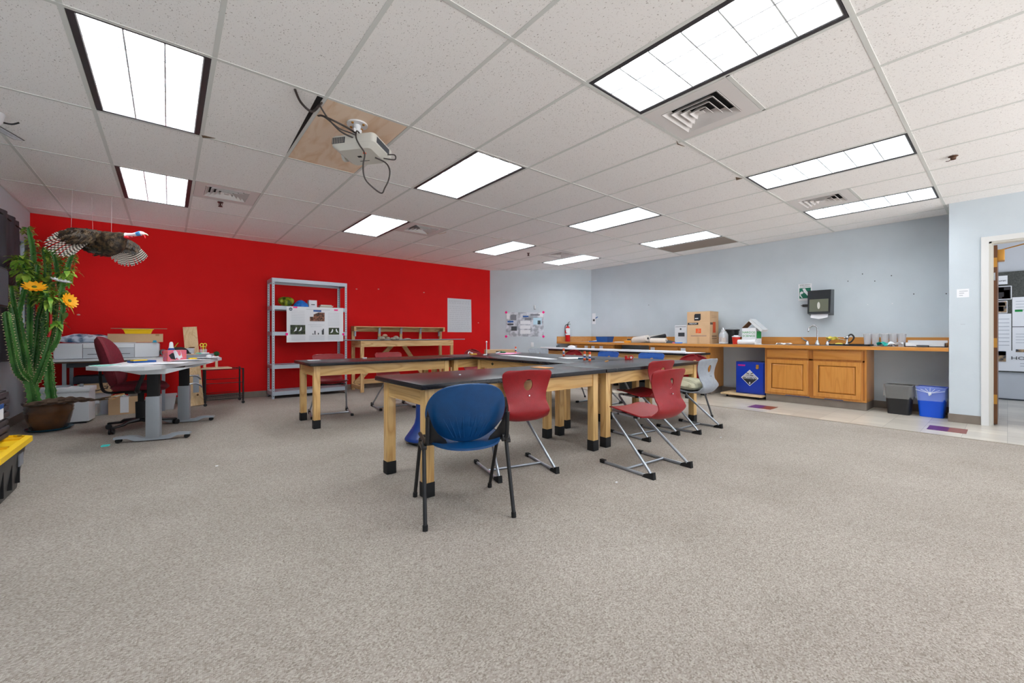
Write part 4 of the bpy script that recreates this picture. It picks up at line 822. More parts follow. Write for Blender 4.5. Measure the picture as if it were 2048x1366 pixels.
# chamfer wall: pinned poster
def cw(k, z, off=.004):   # point on the chamfer wall
    n = Vector((-.674, -.739, 0)); return Vector((6.1+1.83*k, 8.17-1.67*k, z))+n*off
pk = R(-42.38)
m_map = noisy('grey_collage', (160, 164, 174), (212, 216, 224), (1, 1, 1), 9, .8, 4, lo=.42, hi=.58)
t = thing('research_poster', 'grey collage poster pinned with pink tape on the grey corner wall', 'poster', cw(.346, 1.316), pk)
W_, H_ = .462, .297
MB().box(-W_, W_, -.002, 0, -H_, H_).build('sheet', m_map, t)
q = MB(); B = lambda x0, x1, z0, z1, m: q.box(x0*W_, x1*W_, -.0035, -.002, z0*H_, z1*H_, m)
B(-.24, .3, .02, .3, 0); B(-.24, .3, -.36, -.08, 0); B(-.24, .3, -.78, -.46, 0); B(.45, .9, -.02, .55, 3); B(.68, .84, -.0, .32, 2); B(-.92, -.6, .16, .3, 1); B(-.92, -.6, -.06, .08, 2); B(-.1, .2, .6, .72, 1); B(-.72, -.42, -.52, -.16, 2); B(.72, .98, .6, .95, 0); B(-.97, -.8, .45, .9, 0); B(-.75, -.45, .35, .8, 4); B(0, .35, .35, .55, 4); B(.3, .8, .72, .85, 4)
q.build('printing', [m_paper, m_blue, m_dgrey, mat('pale_cyan', (190, 222, 236), .8), mat('map_grey', (128, 130, 138), .8)], t)
for sx in (-1, 1):
    for sz in (-1, 1): o = MB().box(-.026, .026, -.005, -.003, -.026, .026).build('tape_square', m_pink, t); o.location = (sx*W_*.99, 0, sz*H_*1.0); o.rotation_euler = (0, R(42), 0)
t = thing('wall_hook', 'small white plastic hook above the corner poster', 'hook', cw(.445, 1.735), pk); MB().box(-.02, .02, -.012, 0, -.05, .05, b=.003).build('plate', m_white, t); MB().box(-.02, -.012, -.016, -.012, -.05, .045).box(-.02, .02, -.016, -.012, -.05, -.042).build('hook', m_dgrey, t)
tag(MB().box(-.035, .035, -.006, 0, -.055, .055, b=.003).build('outlet_plate', m_white, loc=tuple(cw(.42, .82)), rz=pk), 'white outlet plate low on the grey corner wall', 'outlet')
# corridor pin board
t = thing('pin_board', 'dark pin board on the corridor wall beyond the doorway', 'pin board', (10.49, 0, 0)); MB().box(-.02, 0, -1.5, .6, .45, 2.08).build('panel', noisy('board_cloth', (66, 68, 66), (90, 92, 88), (1, 1, 1), 60, .95), t)
def pinned(y0, y1, z0, z1, lab, marks=(), base=m_paper, x=10.463, g=None):
    t = thing('pinned_sheet', lab, 'poster', (x, (y0+y1)/2, (z0+z1)/2), 0, 'sheets pinned on the corridor board'); w_, h_ = abs(y1-y0)/2, (z1-z0)/2
    MB().box(-.004, 0, -w_, w_, -h_, h_).build('sheet', base, t)
    by = {}
    for a0, a1, b0, b1, m in marks:
        k_ = by.setdefault(m.name, (MB(), m)); k_[0].box(-.0055, -.004, a0*w_, a1*w_, b0*h_, b1*h_)
    for k_, (mb, m) in by.items(): mb.build('printing', m, t)
m_sky = mat('photo_blue', (20, 130, 220), .5); m_land = noisy('photo_land', (20, 40, 60), (180, 150, 110), (1, 1, 1), 20, .6)
lines = [(-.8, .8, z, z+.03, m_faint) for z in (.7, .5, .3, .1, -.1, -.3, -.5, -.7)]
pinned(-.001, .14, 1.88, 2.02, 'white header strip reading Surat at the top of the corridor board'); text('Surat', .045, (-.006, -.005, -.01), (R(90), 0, R(-90)), m_ink, bpy.data.objects['pinned_sheet'])
pinned(-.045, .16, 1.63, 1.85, 'photo print of two dark-clothed people on the corridor board', [(-.9, .9, -.9, .9, mat('photo_dark', (36, 32, 36), .5)), (-.2, .9, .1, .8, mat('photo_tan', (180, 150, 120), .6)), (-.8, -.2, -.6, .4, mat('photo_maroon', (120, 30, 34), .6)), (-.8, .0, -.85, -.6, m_redp)])
pinned(.0, .16, 1.41, 1.61, 'blue and orange photo print below the people photo', [(-.9, .9, -.9, .9, m_land), (-.7, .6, .2, .7, mat('photo_orange', (226, 150, 70), .6)), (-.5, .5, -.7, .1, mat('photo_navy', (20, 60, 150), .6))])
pinned(-.04, .16, .79, 1.40, 'tall white text sheet at the left of the corridor board', lines)
pinned(-.40, -.05, 1.19, 1.66, 'white poster sheet with a small coastline picture', lines[:4]+[(.4, .85, .0, .15, m_green), (-.8, .3, -.45, -.35, mat('photo_teal', (60, 170, 190), .6))])
pinned(-.40, -.05, .72, 1.18, 'white poster sheet with a blue oval picture', lines[1:5]+[(.2, .8, -.75, -.55, m_land), (-.5, -.05, .05, .3, m_sky)])
pinned(-.42, .16, .47, .80, 'wide white banner sheet along the bottom of the corridor board', [(-.9, .0, -.5, -.45, m_faint), (-.9, 0, -.25, -.2, m_faint)], x=10.466); text('HOW', .075, (-.014, -.03, .045), (R(90), 0, R(-90)), m_ink, bpy.data.objects['pinned_sheet.006'], stretch=1.3)
pinned(.015, .16, .62, .79, 'blue sky landscape photo print low on the corridor board', [(-1, 1, -1, 1, m_land), (-1, 1, .2, 1, m_sky)], x=10.455)

# ---------------------------------------------------------------- things on the lab tables
Z = .7392
def glue(x, y, lab):
    t = thing('glue_stick', lab, 'glue stick', (x, y, Z), 0, 'orange-capped glue sticks')
    MB().cyl((0, 0, 0), (0, 0, .022), .0155, n=16).cyl((0, 0, .075), (0, 0, .108), .0155, .0145, n=16).build('cap', mat('glue_orange', (240, 92, 32), .4), t); MB().cyl((0, 0, .022), (0, 0, .075), .014, n=16).build('tube', m_white, t); MB().cyl((0, 0, .03), (0, 0, .05), .0144, n=16).build('label_band', mat('glue_blue', (30, 60, 130), .4), t)
glue(4.60, 4.30, 'glue stick standing alone before the round-backed red chair')
glue(4.02, 3.40, 'left glue stick of the close pair on the tables'); glue(3.95, 3.26, 'right glue stick of the close pair on the tables')
glue(4.75, 5.60, 'glue stick near the far end of the tables, against the grey wall')
def sheet(name, poly, z0, z1, m, lab, cat='paper', grp=None):
    return tag(MB().prism(poly, z0, z1).build(name, m), lab, cat, grp)
sheet('paper_sheet', [(3.96, 5.05), (4.12, 4.85), (4.03, 4.3), (3.86, 3.72), (3.72, 3.76), (3.84, 4.3)], Z, Z+.003, m_paper, 'long white sheet lying along the middle tables')
sheet('paper_sheet', [(4.12, 3.95), (4.42, 3.8), (4.3, 3.55), (3.98, 3.66)], Z+.001, Z+.005, m_paper, 'white sheet with dark pens at its end, near the glue stick pair')
sheet('paper_sheet', [(4.25, 5.15), (4.75, 5.45), (4.60, 5.68), (4.15, 5.4)], Z, Z+.003, mat('pink_paper', (236, 160, 196), .8), 'pink sheet lying near the far end of the tables')
sheet('paper_card', [(1.32, 5.45), (1.46, 5.45), (1.46, 5.56), (1.32, 5.56)], Z, Z+.002, m_paper, 'white card at the left end of the left table', 'card')
for i, (x, y, a, m, lab) in enumerate(((4.15, 3.42, 150, m_black, 'black marker lying beside the white sheet'), (4.20, 3.58, 160, mat('marker_teal', (10, 90, 120), .5), 'teal marker lying at the end of the white sheet'), (3.80, 5.20, 20, m_dgrey, 'black and white marker at the far table corner'))):
    t = thing('marker', lab, 'marker', (x, y, Z+.008), R(a), 'markers on the tables'); MB().cyl((-.06, 0, 0), (.03, 0, 0), .008, n=10).build('barrel', m if i < 2 else m_white, t); MB().cyl((.03, 0, 0), (.07, 0, 0), .0085, n=10).build('cap', m, t)
t = thing('pencil', 'yellow pencil stub on the tables between the glue pair and the red object', 'pencil', (3.98, 3.03, Z+.005), R(20)); MB().cyl((-.06, 0, 0), (.06, 0, 0), .0045, n=6).build('barrel', mat('pencil_yellow', (228, 150, 40), .5), t); MB().cyl((.06, 0, 0), (.075, 0, 0), .0045, .001, n=6).build('tip', m_card, t)
tag(MB().tube(smooth([(-.03, 0, 0), (0, .008, .002), (.03, .02, 0)], 4), .003, 6).build('twig', m_ink, loc=(4.48, 3.72, Z+.003)), 'tiny dark twig on the tables behind the glue pair', 'twig')
t = thing('tape_dispenser', 'small red tape holder on the tables before the blue chair', 'tape dispenser', (4.50, 3.08, Z), R(120)); MB().cyl((-.03, -.02, .028), (-.03, .02, .028), .026, n=18).box(-.03, .05, -.02, .02, 0, .02, b=.004).box(.02, .05, -.02, .02, .018, .05, b=.004).build('body', m_redp, t); MB().cyl((-.03, -.024, .028), (-.03, .024, .028), .014, n=14).build('tape_core', m_paper, t)
tag(MB().cyl((0, 0, 0), (0, 0, .20), .007, n=10).sph((0, 0, .205), .014, 10).build('test_tube_stick', m_white, loc=(3.86, 5.26, Z)), 'thin white upright stick on the far table corner', 'stick')
t = thing('craft_pile', 'small heap of white and yellow craft scraps on the far table', 'scraps', (3.70, 5.42, Z)); MB().tube(smooth([(-.08, 0, .02), (-.04, .03, .05), (0, .0, .02), (.02, .03, .03)], 5), .008, 6).build('white_wire', m_white, t); MB().box(-.04, .07, -.03, .02, 0, .022, b=.004).build('yellow_block', mat('craft_yellow', (214, 160, 60), .7), t)
t = thing('green_scrap', 'green and white craft scraps in front of the red wall end', 'scraps', (4.45, 5.58, Z)); MB().sph((0, 0, .016), .035, 10, sq=(1.8, 1, .45)).build('green_foil', mat('foil_green', (0, 110, 60), .4), t); MB().tube([(-.16, 0, .008), (-.06, .01, .02)], .008, 6).box(-.16, -.1, -.01, .02, 0, .012).build('white_scrap', m_white, t)
tag(MB().box(-.03, .03, -.012, .012, 0, .014, b=.002).build('eraser', m_white, loc=(2.02, 5.50, Z), rz=.5), 'small white eraser at the middle of the left table', 'eraser')
tag(MB().sph((0, 0, 0), .008, 8, sq=(1.4, 1, .5)).build('crumb', m_white, loc=(1.74, 2.72, Z+.003)), 'white crumb on the nearest table', 'crumb')
tag(MB().box(-.06, .06, -.1, .1, 0, .003).build('wooden_stick', mat('stick_wood', (214, 150, 90), .6), loc=(2.75, 2.85, Z)), 'orange-tan slip on the nearest table above the red chair back', 'slip')
# white paper roll over the two counter side tables
t = thing('paper_runner', 'long white paper runner draped along the tables by the counter', 'paper runner', (0, 0, .746)); MB().prism([(6.60, 3.42), (7.18, 3.36), (7.20, 6.9), (6.60, 6.95)], 0, .004).build('sheet', m_paper, t)
MB().grid(lambda u, v: (6.62+.5*u, 3.40-.02*u-.01*v, .006-.035*v), 8, 4).cyl((6.66, 3.45, .022), (6.62, 6.9, .016), .018, n=12).build('curled_edge', m_paper, t)
tag(MB().cyl((0, 0, 0), (0, 0, .07), .035, .03, n=16).build('small_jar', m_dgrey, loc=(6.9, 6.6, .751)), 'larger of two small dark jars at the far end of the paper runner', 'jar')
tag(MB().cyl((0, 0, 0), (0, 0, .06), .025, n=14).build('small_jar', m_dgrey, loc=(6.93, 6.68, .751)), 'smaller of two small dark jars at the far end of the paper runner', 'jar')
tag(MB().sph((0, 0, .03), .07, 12, sq=(.8, 1.6, .6)).build('crumpled_paper', m_paper, loc=(7.0, 6.3, .751)), 'crumpled white paper at the far end of the paper runner', 'paper')
# things under those tables
t = thing('storage_tote', 'black storage tote with yellow lid under the tables by the counter', 'tote', (6.85, 4.45, 0)); MB().box(-.2, .2, -.32, .32, 0, .30, b=.02).build('body', m_blackmat, t); MB().box(-.22, .22, -.35, .35, .30, .34, b=.01).build('lid', m_yellow, t)
t = thing('cardboard_box', 'brown cardboard box behind the farthest tables near the grey corner', 'cardboard box', (5.15, 6.55, 0), R(-25)); MB().box(-.3, .3, -.14, .14, 0, .76).build('carton', m_card, t); MB().box(-.12, .0, -.1412, -.14, .70, .735).build('print', m_ink, t)
t = thing('storage_crate', 'blue plastic crate on the floor beyond the far table', 'crate', (3.35, 6.2, 0)); MB().box(-.16, .16, -.18, .18, 0, .34, b=.015).build('body', m_blue, t); MB().box(-.17, .17, -.19, .19, .34, .36, b=.005).build('lid', mat('lid_blue', (40, 90, 170), .5), t)

# ================================================================ RED WALL
# steel shelving
m_sh = mat('shelf_grey', (176, 186, 196), .4, .25)
t = thing('metal_shelving', 'grey boltless metal shelving unit against the red wall', 'shelving', (1.905, 7.915, 0))
hx, hy_ = .597, .215
for sx in (-1, 1):
    for sy in (-1, 1):
        p = MB(); x, y = sx*hx, sy*hy_
        p.box(min(x, x-sx*.036), max(x, x-sx*.036), y-.0015, y+.0015, 0, 1.99).box(x-.0015, x+.0015, min(y, y-sy*.036), max(y, y-sy*.036), 0, 1.99)
        q = p.build('upright', m_sh, t); s_ = MB()
        for k in range(48):
            z = .04+k*.041; s_.box(x-sx*.018-.0045, x-sx*.018+.0045, y-.0022, y+.0022, z, z+.016)
            s_.box(x-.0022, x+.0022, y-sy*.018-.0045, y-sy*.018+.0045, z, z+.016)
        s_.build('slots', m_dgrey, q)
        MB().box(min(x, x-sx*.04), max(x, x-sx*.04), min(y, y-sy*.04), max(y, y-sy*.04), 0, .012).build('foot', m_blackmat, t)
for z in (1.93, 1.475, 1.045, .495, .055):
    s_ = MB().box(-hx, hx, -hy_-.003, -hy_+.012, z, z+.062).box(-hx, hx, hy_-.012, hy_+.003, z, z+.062).box(-hx-.003, -hx+.012, -hy_, hy_, z, z+.062).box(hx-.012, hx+.003, -hy_, hy_, z, z+.062)
    o = s_.build('shelf_beam', m_sh, t); d = MB()
    for k in range(6): d.box(-hx+.015+k*.195, -hx+.015+k*.195+.185, -hy_+.01, hy_-.01, z+.044, z+.058)
    d.build('shelf_deck', m_sh, o)
# poster taped on the front
t = thing('science_poster', 'large white bird research poster taped to the metal shelving', 'poster', (1.975, 7.69, 1.235))
W_, H_ = .458, .300
MB().grid(lambda u, v: (-W_+2*W_*u, -.004+.006*sin(u*6)*sin(v*4), -H_+2*H_*v+.012*(u-.5)), 24, 12).build('sheet', m_paper, t, solid=.0015)
def pb(mb, x0, x1, z0, z1, m=0): mb.box(x0*W_, x1*W_, -.0125, -.0118, z0*H_, z1*H_, m)
q = MB(); pb(q, -.10, .18, .74, .84); q.build('title_band', m_blue, t)
q = MB(); pb(q, -.35, .5, .86, .875); 
for k in range(9): pb(q, -.85, -.4, .62-.09*k+.12, .63-.09*k+.12); pb(q, .42, .85, .62-.09*k+.05, .63-.09*k+.05)
for k in range(5): pb(q, -.85, -.38, -.66-.06*k, -.65-.06*k); pb(q, -.25, .3, -.66-.06*k, -.65-.06*k); pb(q, .42, .85, -.66-.06*k, -.65-.06*k)
pb(q, -.3, .3, -.02, -.01); pb(q, -.2, .2, -.12, -.11); q.build('text_lines', m_faint, t)
m_ph1 = noisy('photo_leaves', (24, 20, 18), (150, 96, 70), (1, 1, 1), 45, .6, 4); m_ph2 = noisy('photo_dark_green', (18, 22, 18), (70, 84, 50), (1, 1, 1), 30, .6, 4)
q = MB(); pb(q, -.22, .30, .20, .44); q.add([(-.09*W_, -.0122, .44*H_), (.30*W_, -.0122, .44*H_), (.30*W_, -.0122, .70*H_), (.08*W_, -.0122, .70*H_), (-.09*W_, -.0122, .58*H_)], [(0, 1, 2, 3, 4)]); q.build('photo', m_ph1, t)
def bird(x, z, s, mb, fl=1): mb.add([(x+fl*a*s, -.0135, z+b*s) for a, b in ((-1, -1), (-.3, .2), (-.1, .9), (.2, 1.2), (.45, .8), (.4, .2), (.2, -.5), (-.4, -.8))], [tuple(range(8))])
for x0, x1, z0, z1 in ((-.88, -.38, -.56, -.04), (.45, .84, -.58, -.18)):
    q = MB(); pb(q, x0, x1, z0, z1); o = q.build('photo', m_ph2, t); b_ = MB(); xm = (x0+x1)/2*W_; zm = (z0+z1)/2*H_
    bird(xm-.03, zm, .035, b_); bird(xm+.045, zm+.005, .035, b_, -1 if x0 > 0 else 1); b_.build('white_birds', m_white, o)
q = MB()
for a, h_ in ((-.13, .06), (-.06, .22), (.06, .1), (.2, .26), (.24, .34)): pb(q, a, a+.035, -.58, -.58+h_)
q.build('bar_chart', m_dgrey, t)
q = MB(); pts = [(cos(2*pi*k/16)*.026-.87*W_, -.0128, .84*H_+sin(2*pi*k/16)*.026) for k in range(16)]; q.add(pts, [tuple(range(16))]); lg = q.build('round_logo', mat('logo_navy', (30, 60, 90), .6), t)
q = MB().add([(-.87*W_+a, -.0136, .84*H_+b) for a, b in ((-.018, .008), (-.01, -.014), (0, 0), (.01, -.014), (.018, .008), (.008, .0), (0, .012), (-.008, 0))], [tuple(range(8))]); q.build('logo_mark', m_paper, lg)
q = MB()
for x, z, a in ((-.72, .95, 0), (.72, .88, 0), (-1.0, -.56, 0), (1.0, -.56, 0)): q = MB().box(x*W_-(.032 if z > 0 else .018), x*W_+(.032 if z > 0 else .018), -.015, -.0125, z*H_-(.011 if z > 0 else .02), z*H_+(.011 if z > 0 else .02)); q.build('tape', m_pink, t)
# things on the second shelf
m_gb = noisy('green_glaze', (150, 160, 20), (40, 70, 10), (1, 1, 1), 14, .4, 5, lo=.4, hi=.62)
tag(MB().grid(lambda u, v: ((.115+.012*sin(9*2*pi*u)*sin(pi*v))*sin(pi*v)*cos(2*pi*u), (.1+.012*sin(9*2*pi*u)*sin(pi*v))*sin(pi*v)*sin(2*pi*u), .085-.085*cos(pi*v)+.02*sin(pi*v)*cos(4*pi*u)), 54, 14).build('yarn_bundle', m_gb, loc=(1.555, 7.9, 1.535)), 'lumpy yellow-green bundle on the second shelf', 'bundle')
tag(MB().grid(lambda u, v: (.115*(1+.06*sin(10*pi*u+5*v))*cos(2*pi*u)*sin(pi*v/2+.0), .1*(1+.06*cos(8*pi*u))*sin(2*pi*u)*sin(pi*v/2), .001+.115*cos(pi*v/2)*(1+.08*sin(6*pi*u))), 48, 12).build('blue_bag', noisy('blue_crinkle', (10, 90, 190), (30, 130, 220), (1, 1, 1), 20, .4, 4), loc=(1.78, 7.88, 1.537)), 'crinkled bright blue bag on the second shelf', 'bag')
t = thing('white_carton', 'small white carton with dark print on the second shelf', 'carton', (1.965, 7.9, 1.537)); MB().box(-.065, .065, -.06, .06, 0, .13, b=.003).build('box', m_paper, t); MB().box(-.03, .03, -.061, -.06, .045, .058).build('print', m_dgrey, t)
for k, (w_, h_, c_) in enumerate(((.12, .014, (214, 206, 190)), (.105, .016, (190, 180, 160)), (.11, .012, (230, 228, 220)), (.09, .014, (206, 200, 184)))):
    tag(MB().box(-w_, w_, -.07, .07, 0, h_-.001).build('booklet', mat('booklet_%d' % k, c_, .8), loc=(2.19, 7.9, 1.537+(0, .015, .032, .045)[k]), rz=.1*(-1)**k), ('lowest', 'second', 'third', 'topmost')[k]+' booklet in the stack on the second shelf', 'booklet', 'booklets stacked on the second shelf')
# wooden workbench
px_ = wood('bench_pine', *pine, 'x', seed=11, coat=0, rough=.6); pz_ = wood('bench_pine', *pine, 'z', seed=12, coat=0, rough=.6); py_ = wood('bench_pine', *pine, 'y', seed=13, coat=0, rough=.6)
t = thing('workbench', 'homemade pine workbench with raised back shelf against the red wall', 'workbench', (2.7, 7.56, 0))
L_, D_, HB = 1.96, .52, .945
MB().box(0, L_, 0, D_, HB-.02, HB).build('worktop', px_, t); MB().box(.01, L_-.01, .05, D_-.02, HB, HB+.003).build('worktop_cover', m_dgrey, t)
for x in (.005, L_-.045-.005):
    MB().box(x, x+.06, 0, .04, 0, HB-.02).build('leg', pz_, t); MB().box(x, x+.06, D_-.04, D_, 0, 1.20).build('leg', pz_, t)
    MB().box(x, x+.04, .04, D_-.04, .05, .12).box(x, x+.04, .04, D_-.04, HB-.12, HB-.02).build('side_rail', py_, t)
MB().box(0, L_, -.02, .0, HB-.11, HB-.005).box(.06, L_-.06, D_-.02, D_, HB-.11, HB-.02).build('front_rail', px_, t); MB().box(.06, L_-.06, D_-.04, D_-.0, .1, .19).build('lower_rail', px_, t)
for a, b in (((.80, HB-.1), (.06, .12)), ((1.05, HB-.1), (1.5, .2))):
    q = MB(); d = Vector((b[0]-a[0], 0, b[1]-a[1])).normalized(); n = Vector((-d.z, 0, d.x))*.04; A = Vector((a[0], D_-.08, a[1])); B_ = Vector((b[0], D_-.08, b[1]))
    v = [A-n, A+n, B_+n, B_-n]; q.add([tuple(p) for p in v]+[tuple(p+Vector((0, .035, 0))) for p in v], [(0, 1, 2, 3), (7, 6, 5, 4), (0, 4, 5, 1), (1, 5, 6, 2), (2, 6, 7, 3), (3, 7, 4, 0)]); q.build('brace', px_, t)
MB().box(-.0, L_, D_-.19, D_, 1.205, 1.222).box(-.0, .04, D_-.19, D_, 1.13, 1.205).box(L_-.04, L_, D_-.19, D_, 1.13, 1.205).box(0, L_, D_-.02, D_, 1.12, 1.205).build('back_shelf', px_, t)
for x in (.52, .98, 1.42):
    MB().box(x, x+.05, D_-.05, D_-.02, HB, 1.13).build('shelf_post', pz_, t)
    MB().box(x+.005, x+.045, D_-.06, D_-.05, 1.08, 1.2).box(x+.005, x+.045, D_-.12, D_-.05, 1.195, 1.205).build('metal_bracket', m_steel, t)
for x in (.045, L_-.09): MB().box(x, x+.03, D_-.07, D_-.04, 1.03, 1.13).box(x, x+.06, D_-.13, D_-.04, 1.125, 1.135).build('metal_bracket', m_steel, t)
m_st = noisy('river_stone', (150, 144, 128), (176, 170, 156), (1, 1, 1), 20, .8)
for k, (x, y, r, sq, z) in enumerate(((.44, .12, .055, (1.1, .8, .6), .033), (.58, .16, .048, (1.1, .9, .62), .03), (.66, .10, .045, (1.1, .8, .55), .025), (.52, .14, .04, (1, .9, .6), .075), (.74, .13, .05, (1.0, .9, .75), .037), (.86, .2, .042, (1.1, .8, .6), .026), (.98, .14, .05, (1.3, .8, .35), .018), (.80, .12, .028, (1.2, .8, .5), .014))):
    tag(MB().sph((0, 0, 0), r*1.25, 14, sq=sq).build('river_stone', m_st if k != 3 else mat('stone_tan', (196, 168, 140), .8), loc=(2.7+x, 7.56+y, HB+z*1.25+.003), rz=k), ('leftmost pale', 'second pale', 'flat low', 'tan upper', 'tall grey', 'rounded', 'long flat rightmost', 'small white')[k]+' river stone on the pine workbench', 'stone', 'river stones on the workbench')
tag(MB().tube([(2.42, 7.64, .962), (5.05, 7.70, .962)], .010, 10).build('metal_rod', m_steel), 'long thin metal rod lying across the pine workbench', 'rod')
# flip chart sheet on red wall
t = thing('flipchart_sheet', 'white flip chart sheet of faint handwriting on the red wall', 'poster', (5.215, YB-.002, 1.51)); W_, H_ = .325, .388
MB().grid(lambda u, v: (-W_+2*W_*u+.01*(1-v)*u, -.004+.003*sin(5*u+3*v)*v, -H_+2*H_*v), 10, 10).build('sheet', mat('chart_paper', (214, 218, 224), .85), t, solid=.001)
q = MB(); random.seed(3)
for r_ in range(15):
    z = H_-.07-.045*r_-(.03 if r_ > 1 else 0); x = -W_+.04
    while x < W_-.06:
        l_ = random.uniform(.02, .07); hh = .02 if r_ < 2 else .006
        if r_ < 2:
            q.tube([(x, -.0095, z), (x+l_*.3, -.0095, z+hh), (x+l_*.6, -.0095, z-.004), (x+l_*.8, -.0095, z+hh)], .0016, 4)
        else: q.box(x, x+l_, -.0098, -.009, z, z+.004)
        x += l_+random.uniform(.01, .03)
q.build('handwriting', mat('pencil_grey', (160, 162, 172), .8), t)
for x, z, lab in ((2.84, 1.956, 'pale chip in the red wall just right of the metal shelving'), (3.28, 1.985, 'pale chip in the red wall above the workbench shelf middle'), (4.30, 1.985, 'pale chip in the red wall above the right end of the workbench'), (-.945, 1.33, 'pale chip in the red wall right of the cactus'), (5.75, 1.35, 'pale chip in the red wall right of the flip chart sheet')):
    tag(MB().sph((0, 0, 0), .014, 8, sq=(1.3, .3, .8)).build('plaster_patch', mat('plaster', (206, 150, 140), .9), loc=(x, YB-.001, z)), lab, 'paint chip', 'pale chips in the red wall')

# ================================================================ PROJECTOR
t = thing('projector', 'grey-white ceiling projector with dangling cables on the plywood panel', 'projector', (1.10, 3.15, CH))
m_pj = mat('projector_shell', (206, 204, 196), .45); m_pj2 = mat('projector_side', (168, 162, 152), .5)
mn = MB().cyl((0, 0, 0), (0, 0, -.012), .075, n=20).cyl((0, 0, 0), (0, 0, -.06), .03, .02, n=14).box(-.03, .03, -.015, .015, -.1, -.04, b=.004).cyl((0, 0, -.1), (0, 0, -.13), .035, n=14)
for a in range(4): mn.cyl((.055*cos(a*pi/2+.6), .055*sin(a*pi/2+.6), -.012), (.055*cos(a*pi/2+.6), .055*sin(a*pi/2+.6), -.02), .009, n=8, m=1)
mn.build('ceiling_mount', [m_white, m_brass], t)
b = thing('x', None, None); bpy.data.objects.remove(b)
bd = MB(); bd.M = Matrix.Translation((.045, .01, -.185)) @ Matrix.Rotation(R(-52), 4, 'Z') @ Matrix.Rotation(R(-6), 4, 'X')
def rrect(w, d, z, r=.03, n=4):
    pts = []
    for cx, cy, a0 in ((w-r, d-r, 0), (-w+r, d-r, 90), (-w+r, -d+r, 180), (w-r, -d+r, 270)):
        for k in range(n+1): a = R(a0+90*k/n); pts.append((cx+r*cos(a), cy+r*sin(a), z))
    return pts
bd.rings([rrect(.165, .13, .055), rrect(.175, .14, .045), rrect(.175, .14, -.02), rrect(.13, .11, -.052)], 0, True)
bo = bd.build('body', m_pj, t, ang=25)
v = MB(); v.M = bd.M; v.box(-.165, -.06, -.1415, -.139, -.012, .035).box(.176, .177, -.1, .08, -.01, .035); v.build('air_grille', m_dgrey, bo)
v = MB(); v.M = bd.M
for k in range(7): v.box(-.160+k*.014, -.156+k*.014, -.143, -.141, -.01, .032)
v.build('grille_bars', m_pj2, bo)
v = MB(); v.M = bd.M; v.cyl((-.176, .06, .0), (-.20, .06, .0), .038, n=22).cyl((-.201, .06, .0), (-.2025, .06, .0), .027, n=20, m=1).box(-.03, .0, -.02, .0, -.0545, -.052, 1).cyl((.05, -.05, -.052), (.05, -.05, -.0555), .012, n=12, m=2).box(-.05, .03, .05, .056, -.0535, -.052, 1)
v.build('lens', [m_pj, m_blackmat, m_orange], bo)
m_cab = mat('cable_black', (58, 52, 50), .5)
def cable(pts, r=.006, n='cable'): return MB().tube(smooth(pts, 8), r, 8).build(n, m_cab, t)
def wc(*pts, o=(1.10, 3.15, CH)): return [(x-o[0], y-o[1], z-o[2]) for x, y, z in pts]
cable(wc((.633, 2.96, 2.643), (.69, 3.06, 2.625), (.764, 3.09, 2.60), (.80, 3.04, 2.63)), .008)
cable(wc((.80, 3.05, 2.64), (.771, 2.97, 2.58), (.79, 2.93, 2.60), (.80, 3.05, 2.645)), .005)
cable(wc((.805, 3.05, 2.645), (.86, 3.06, 2.58), (.95, 3.06, 2.51), (1.06, 3.08, 2.50), (1.12, 3.14, 2.53)), .0055)
cable(wc((.845, 3.22, 2.65), (.84, 3.10, 2.60), (.90, 3.04, 2.56), (1.0, 3.06, 2.55), (1.09, 3.12, 2.555)), .0065)
cable(wc((.84, 3.22, 2.65), (.84, 3.05, 2.57), (.92, 3.0, 2.50), (1.02, 3.02, 2.50), (1.10, 3.1, 2.53)), .005)
cable(wc((1.13, 3.13, 2.55), (1.06, 3.04, 2.54), (1.04, 3.0, 2.47), (1.06, 2.99, 2.42), (1.09, 2.97, 2.36), (1.08, 2.97, 2.28), (1.085, 2.97, 2.20), (1.12, 2.97, 2.15), (1.215, 2.98, 2.105), (1.25, 2.99, 2.155), (1.285, 3.0, 2.23), (1.30, 3.02, 2.31), (1.28, 3.05, 2.37), (1.21, 3.08, 2.40)), .0055, 'hanging_cord')
cable(wc((1.14, 3.16, 2.54), (1.20, 3.12, 2.555), (1.26, 3.1, 2.53), (1.30, 3.08, 2.50)), .005)
cable(wc((1.30, 3.06, 2.44), (1.345, 3.03, 2.44), (1.34, 3.02, 2.40), (1.26, 3.04, 2.395)), .005)
